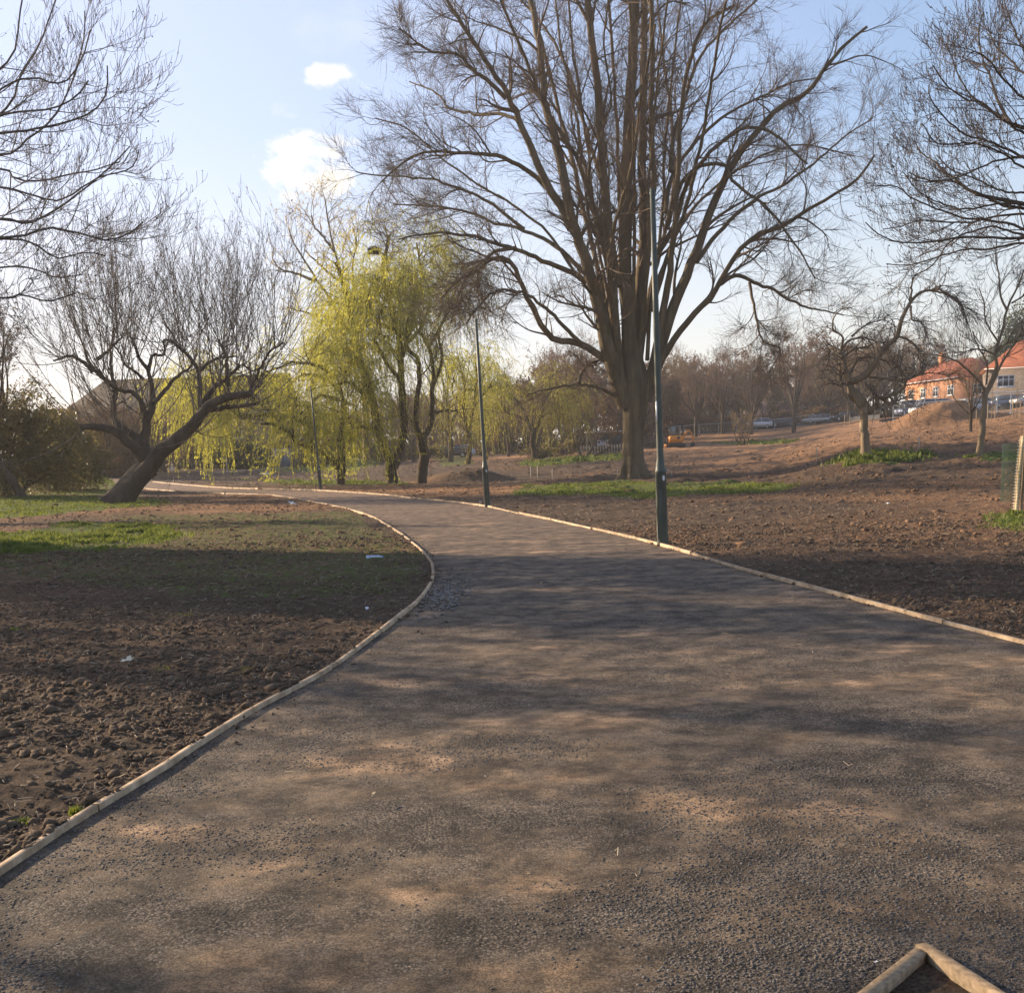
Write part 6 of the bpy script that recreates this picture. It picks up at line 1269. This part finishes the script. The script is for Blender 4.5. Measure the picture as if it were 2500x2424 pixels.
def blades(name, pts, h, w_, mt, label, seed, spread=.5, leafy=False):
    rg = np.random.default_rng(seed); n = len(pts); z = soilz(pts[:, 0], pts[:, 1]) - .01; B_ = np.c_[pts, z]; H_ = h * rg.uniform(.5, 1.3, n) * np.clip((fbm(pts[:, 0], pts[:, 1], 1.7, 3, 8) - .3) * 3.2, .25, 1.3); th = rg.uniform(0, 6.28, n); d = np.stack([np.cos(th), np.sin(th), 0 * th], -1); s = np.stack([-np.sin(th), np.cos(th), 0 * th], -1) * (w_ * rg.uniform(.6, 1.3, n))[:, None] / 2; ln = (rg.uniform(.1, 1, n) * spread * H_)[:, None] * d; up = np.array([0, 0, 1.])
    V_ = np.stack([B_ - s * .6, B_ + s * .6, B_ + s + ln * .4 + up * (H_ * .55)[:, None], B_ - s + ln * .4 + up * (H_ * .55)[:, None], B_ + ln + up * H_[:, None]], 1); k = np.arange(n)[:, None] * 5
    m = MB(); m.add(V_.reshape(-1, 3), k + np.array([[0, 1, 2, 3]]), k + np.array([[3, 2, 4]])); o = m.build(name, mt); tag(o, label, 'grass', kind='stuff'); return o
cfg = [('weeds', 0, 16000, .12, .035, 'weed', 'bright green low weeds on the left soil patch'), ('grass', 1, 30000, .14, .05, 'grass', 'sunlit lawn strip at the far left behind the leaning tree'), ('grass', 2, 26000, .10, .035, 'grass', 'green grass strip at the foot of the leaning tree'),
       ('weeds', 4, 16000, .14, .05, 'weed', 'green weed strip in front of the thick trunk and nearest lamp column'), ('weeds', 5, 7000, .32, .12, 'weed', 'lush weeds round the foot of the gnarled tree'), ('weeds', 6, 2500, .2, .09, 'weed', 'weeds round the foot of the young tree'), ('weeds', 7, 1500, .3, .16, 'weed', 'grass strip under the multi-stemmed shrub'), ('weeds', 8, 1500, .10, .03, 'weed', 'green weeds under the mesh guard at the right edge'),
       ('weeds', 9, 9000, .03, .012, 'grass', 'thin moss-like sprouts over the middle of the left soil'), ('weeds', 10, 2500, .3, .14, 'weed', 'weeds along the bank below the picket fence'), ('grass', 11, 5000, .2, .1, 'grass', 'shaded grass behind the willow strands'), ('weeds', 12, 2500, .16, .08, 'weed', 'weeds along the soil at the willow feet'), ('grass', 3, 9000, .06, .04, 'grass', 'sparse shaded grass between the two lawn strips')]
for nm, gi, n, h, w_, mt_, lb in cfg:
    if gi in (0, 4, 5, 6, 7, 8, 10, 12):      # weeds grow in clumps of uneven size
        cs = .10 + .004 * np.linalg.norm(GP[gi][1].mean(0)); n = int(n * 1.5); Cc = sample(GP[gi][1], max(30, n // 45), rg); dn = fbm(Cc[:, 0], Cc[:, 1] * .5, .8, 3, 29); Cc = Cc[dn + rg.normal(0, .08, len(Cc)) > .47]
        idx = rg.integers(0, len(Cc), n); rr_ = cs * rg.uniform(.4, 1.5, len(Cc)); P = Cc[idx] + rg.normal(0, 1, (n, 2)) * rr_[idx][:, None]; h *= .8
    else:
        P = sample(GP[gi][1], n, rg); P = P + rg.normal(0, .5, P.shape) * [1, .8]
        dens = fbm(P[:, 0], P[:, 1] * .6, 1.3 if gi in (1, 2, 9) else .5, 4, 23) + rg.normal(0, .05, len(P)); P = P[dens > (.44 if gi not in (9, 3) else .52)]
    P = P[~inpoly(P[:, 0], P[:, 1], path_poly)]
    blades(nm, P, h, w_, LF[mt_], lb, 500 + gi)
for px_, py_, n, sp_, h, lb in ((45, 2005, 260, .055, .035, 'round grass tuft at the lower left edge'), (185, 1990, 60, .03, .04, 'tiny grass tuft right of the round one at the lower left'), (385, 1637, 130, .09, .05, 'small grass tuft on the soil right of the cream paper'), (600, 1650, 110, .09, .045, 'small grass tuft close to the left edging'), (30, 1542, 60, .1, .05, 'sparse grass tuft at the left edge'), (420, 1510, 90, .25, .05, 'sparse sprouts in the middle of the left soil')):
    c = cast(px_, py_); P = c[:2] + rg.normal(0, sp_, (n, 2)); P = c[:2] + (P - c[:2]) * .45; o = blades('grass_tuft', P, h, .012, LF['grass'], lb, px_, 1.0); del o['kind']; o['category'] = 'grass tuft'
# twigs near the corner boards
P = APEX + wl * .5 + wr * .5; P = P[:2] + rg.normal(0, .12, (160, 2)); blades('grass_tuft', P, .05, .004, LF['weed'], 'thin weeds growing on the soil inside the corner boards', 900, 1.2)
# ------------------------------------------------------------------ added haze volume, gives sun veil glow and lifts the shadows
HZ = bpy.data.materials.new('air'); HZ.use_nodes = True; t = HZ.node_tree; t.nodes.clear(); pv = N(t, 'ShaderNodeVolumePrincipled'); pv.inputs['Color'].default_value = (.95, .93, .92, 1); pv.inputs['Density'].default_value = .0005; pv.inputs['Anisotropy'].default_value = .35
ho = N(t, 'ShaderNodeOutputMaterial'); t.links.new(pv.outputs[0], ho.inputs['Volume'])
m = MB(); m.box((0, 150, 17), (3100, 2900, 44)); m.build('haze', HZ); tag(bpy.data.objects['haze'], 'thin haze volume added for sun glow and lifted shadows', kind='stuff')
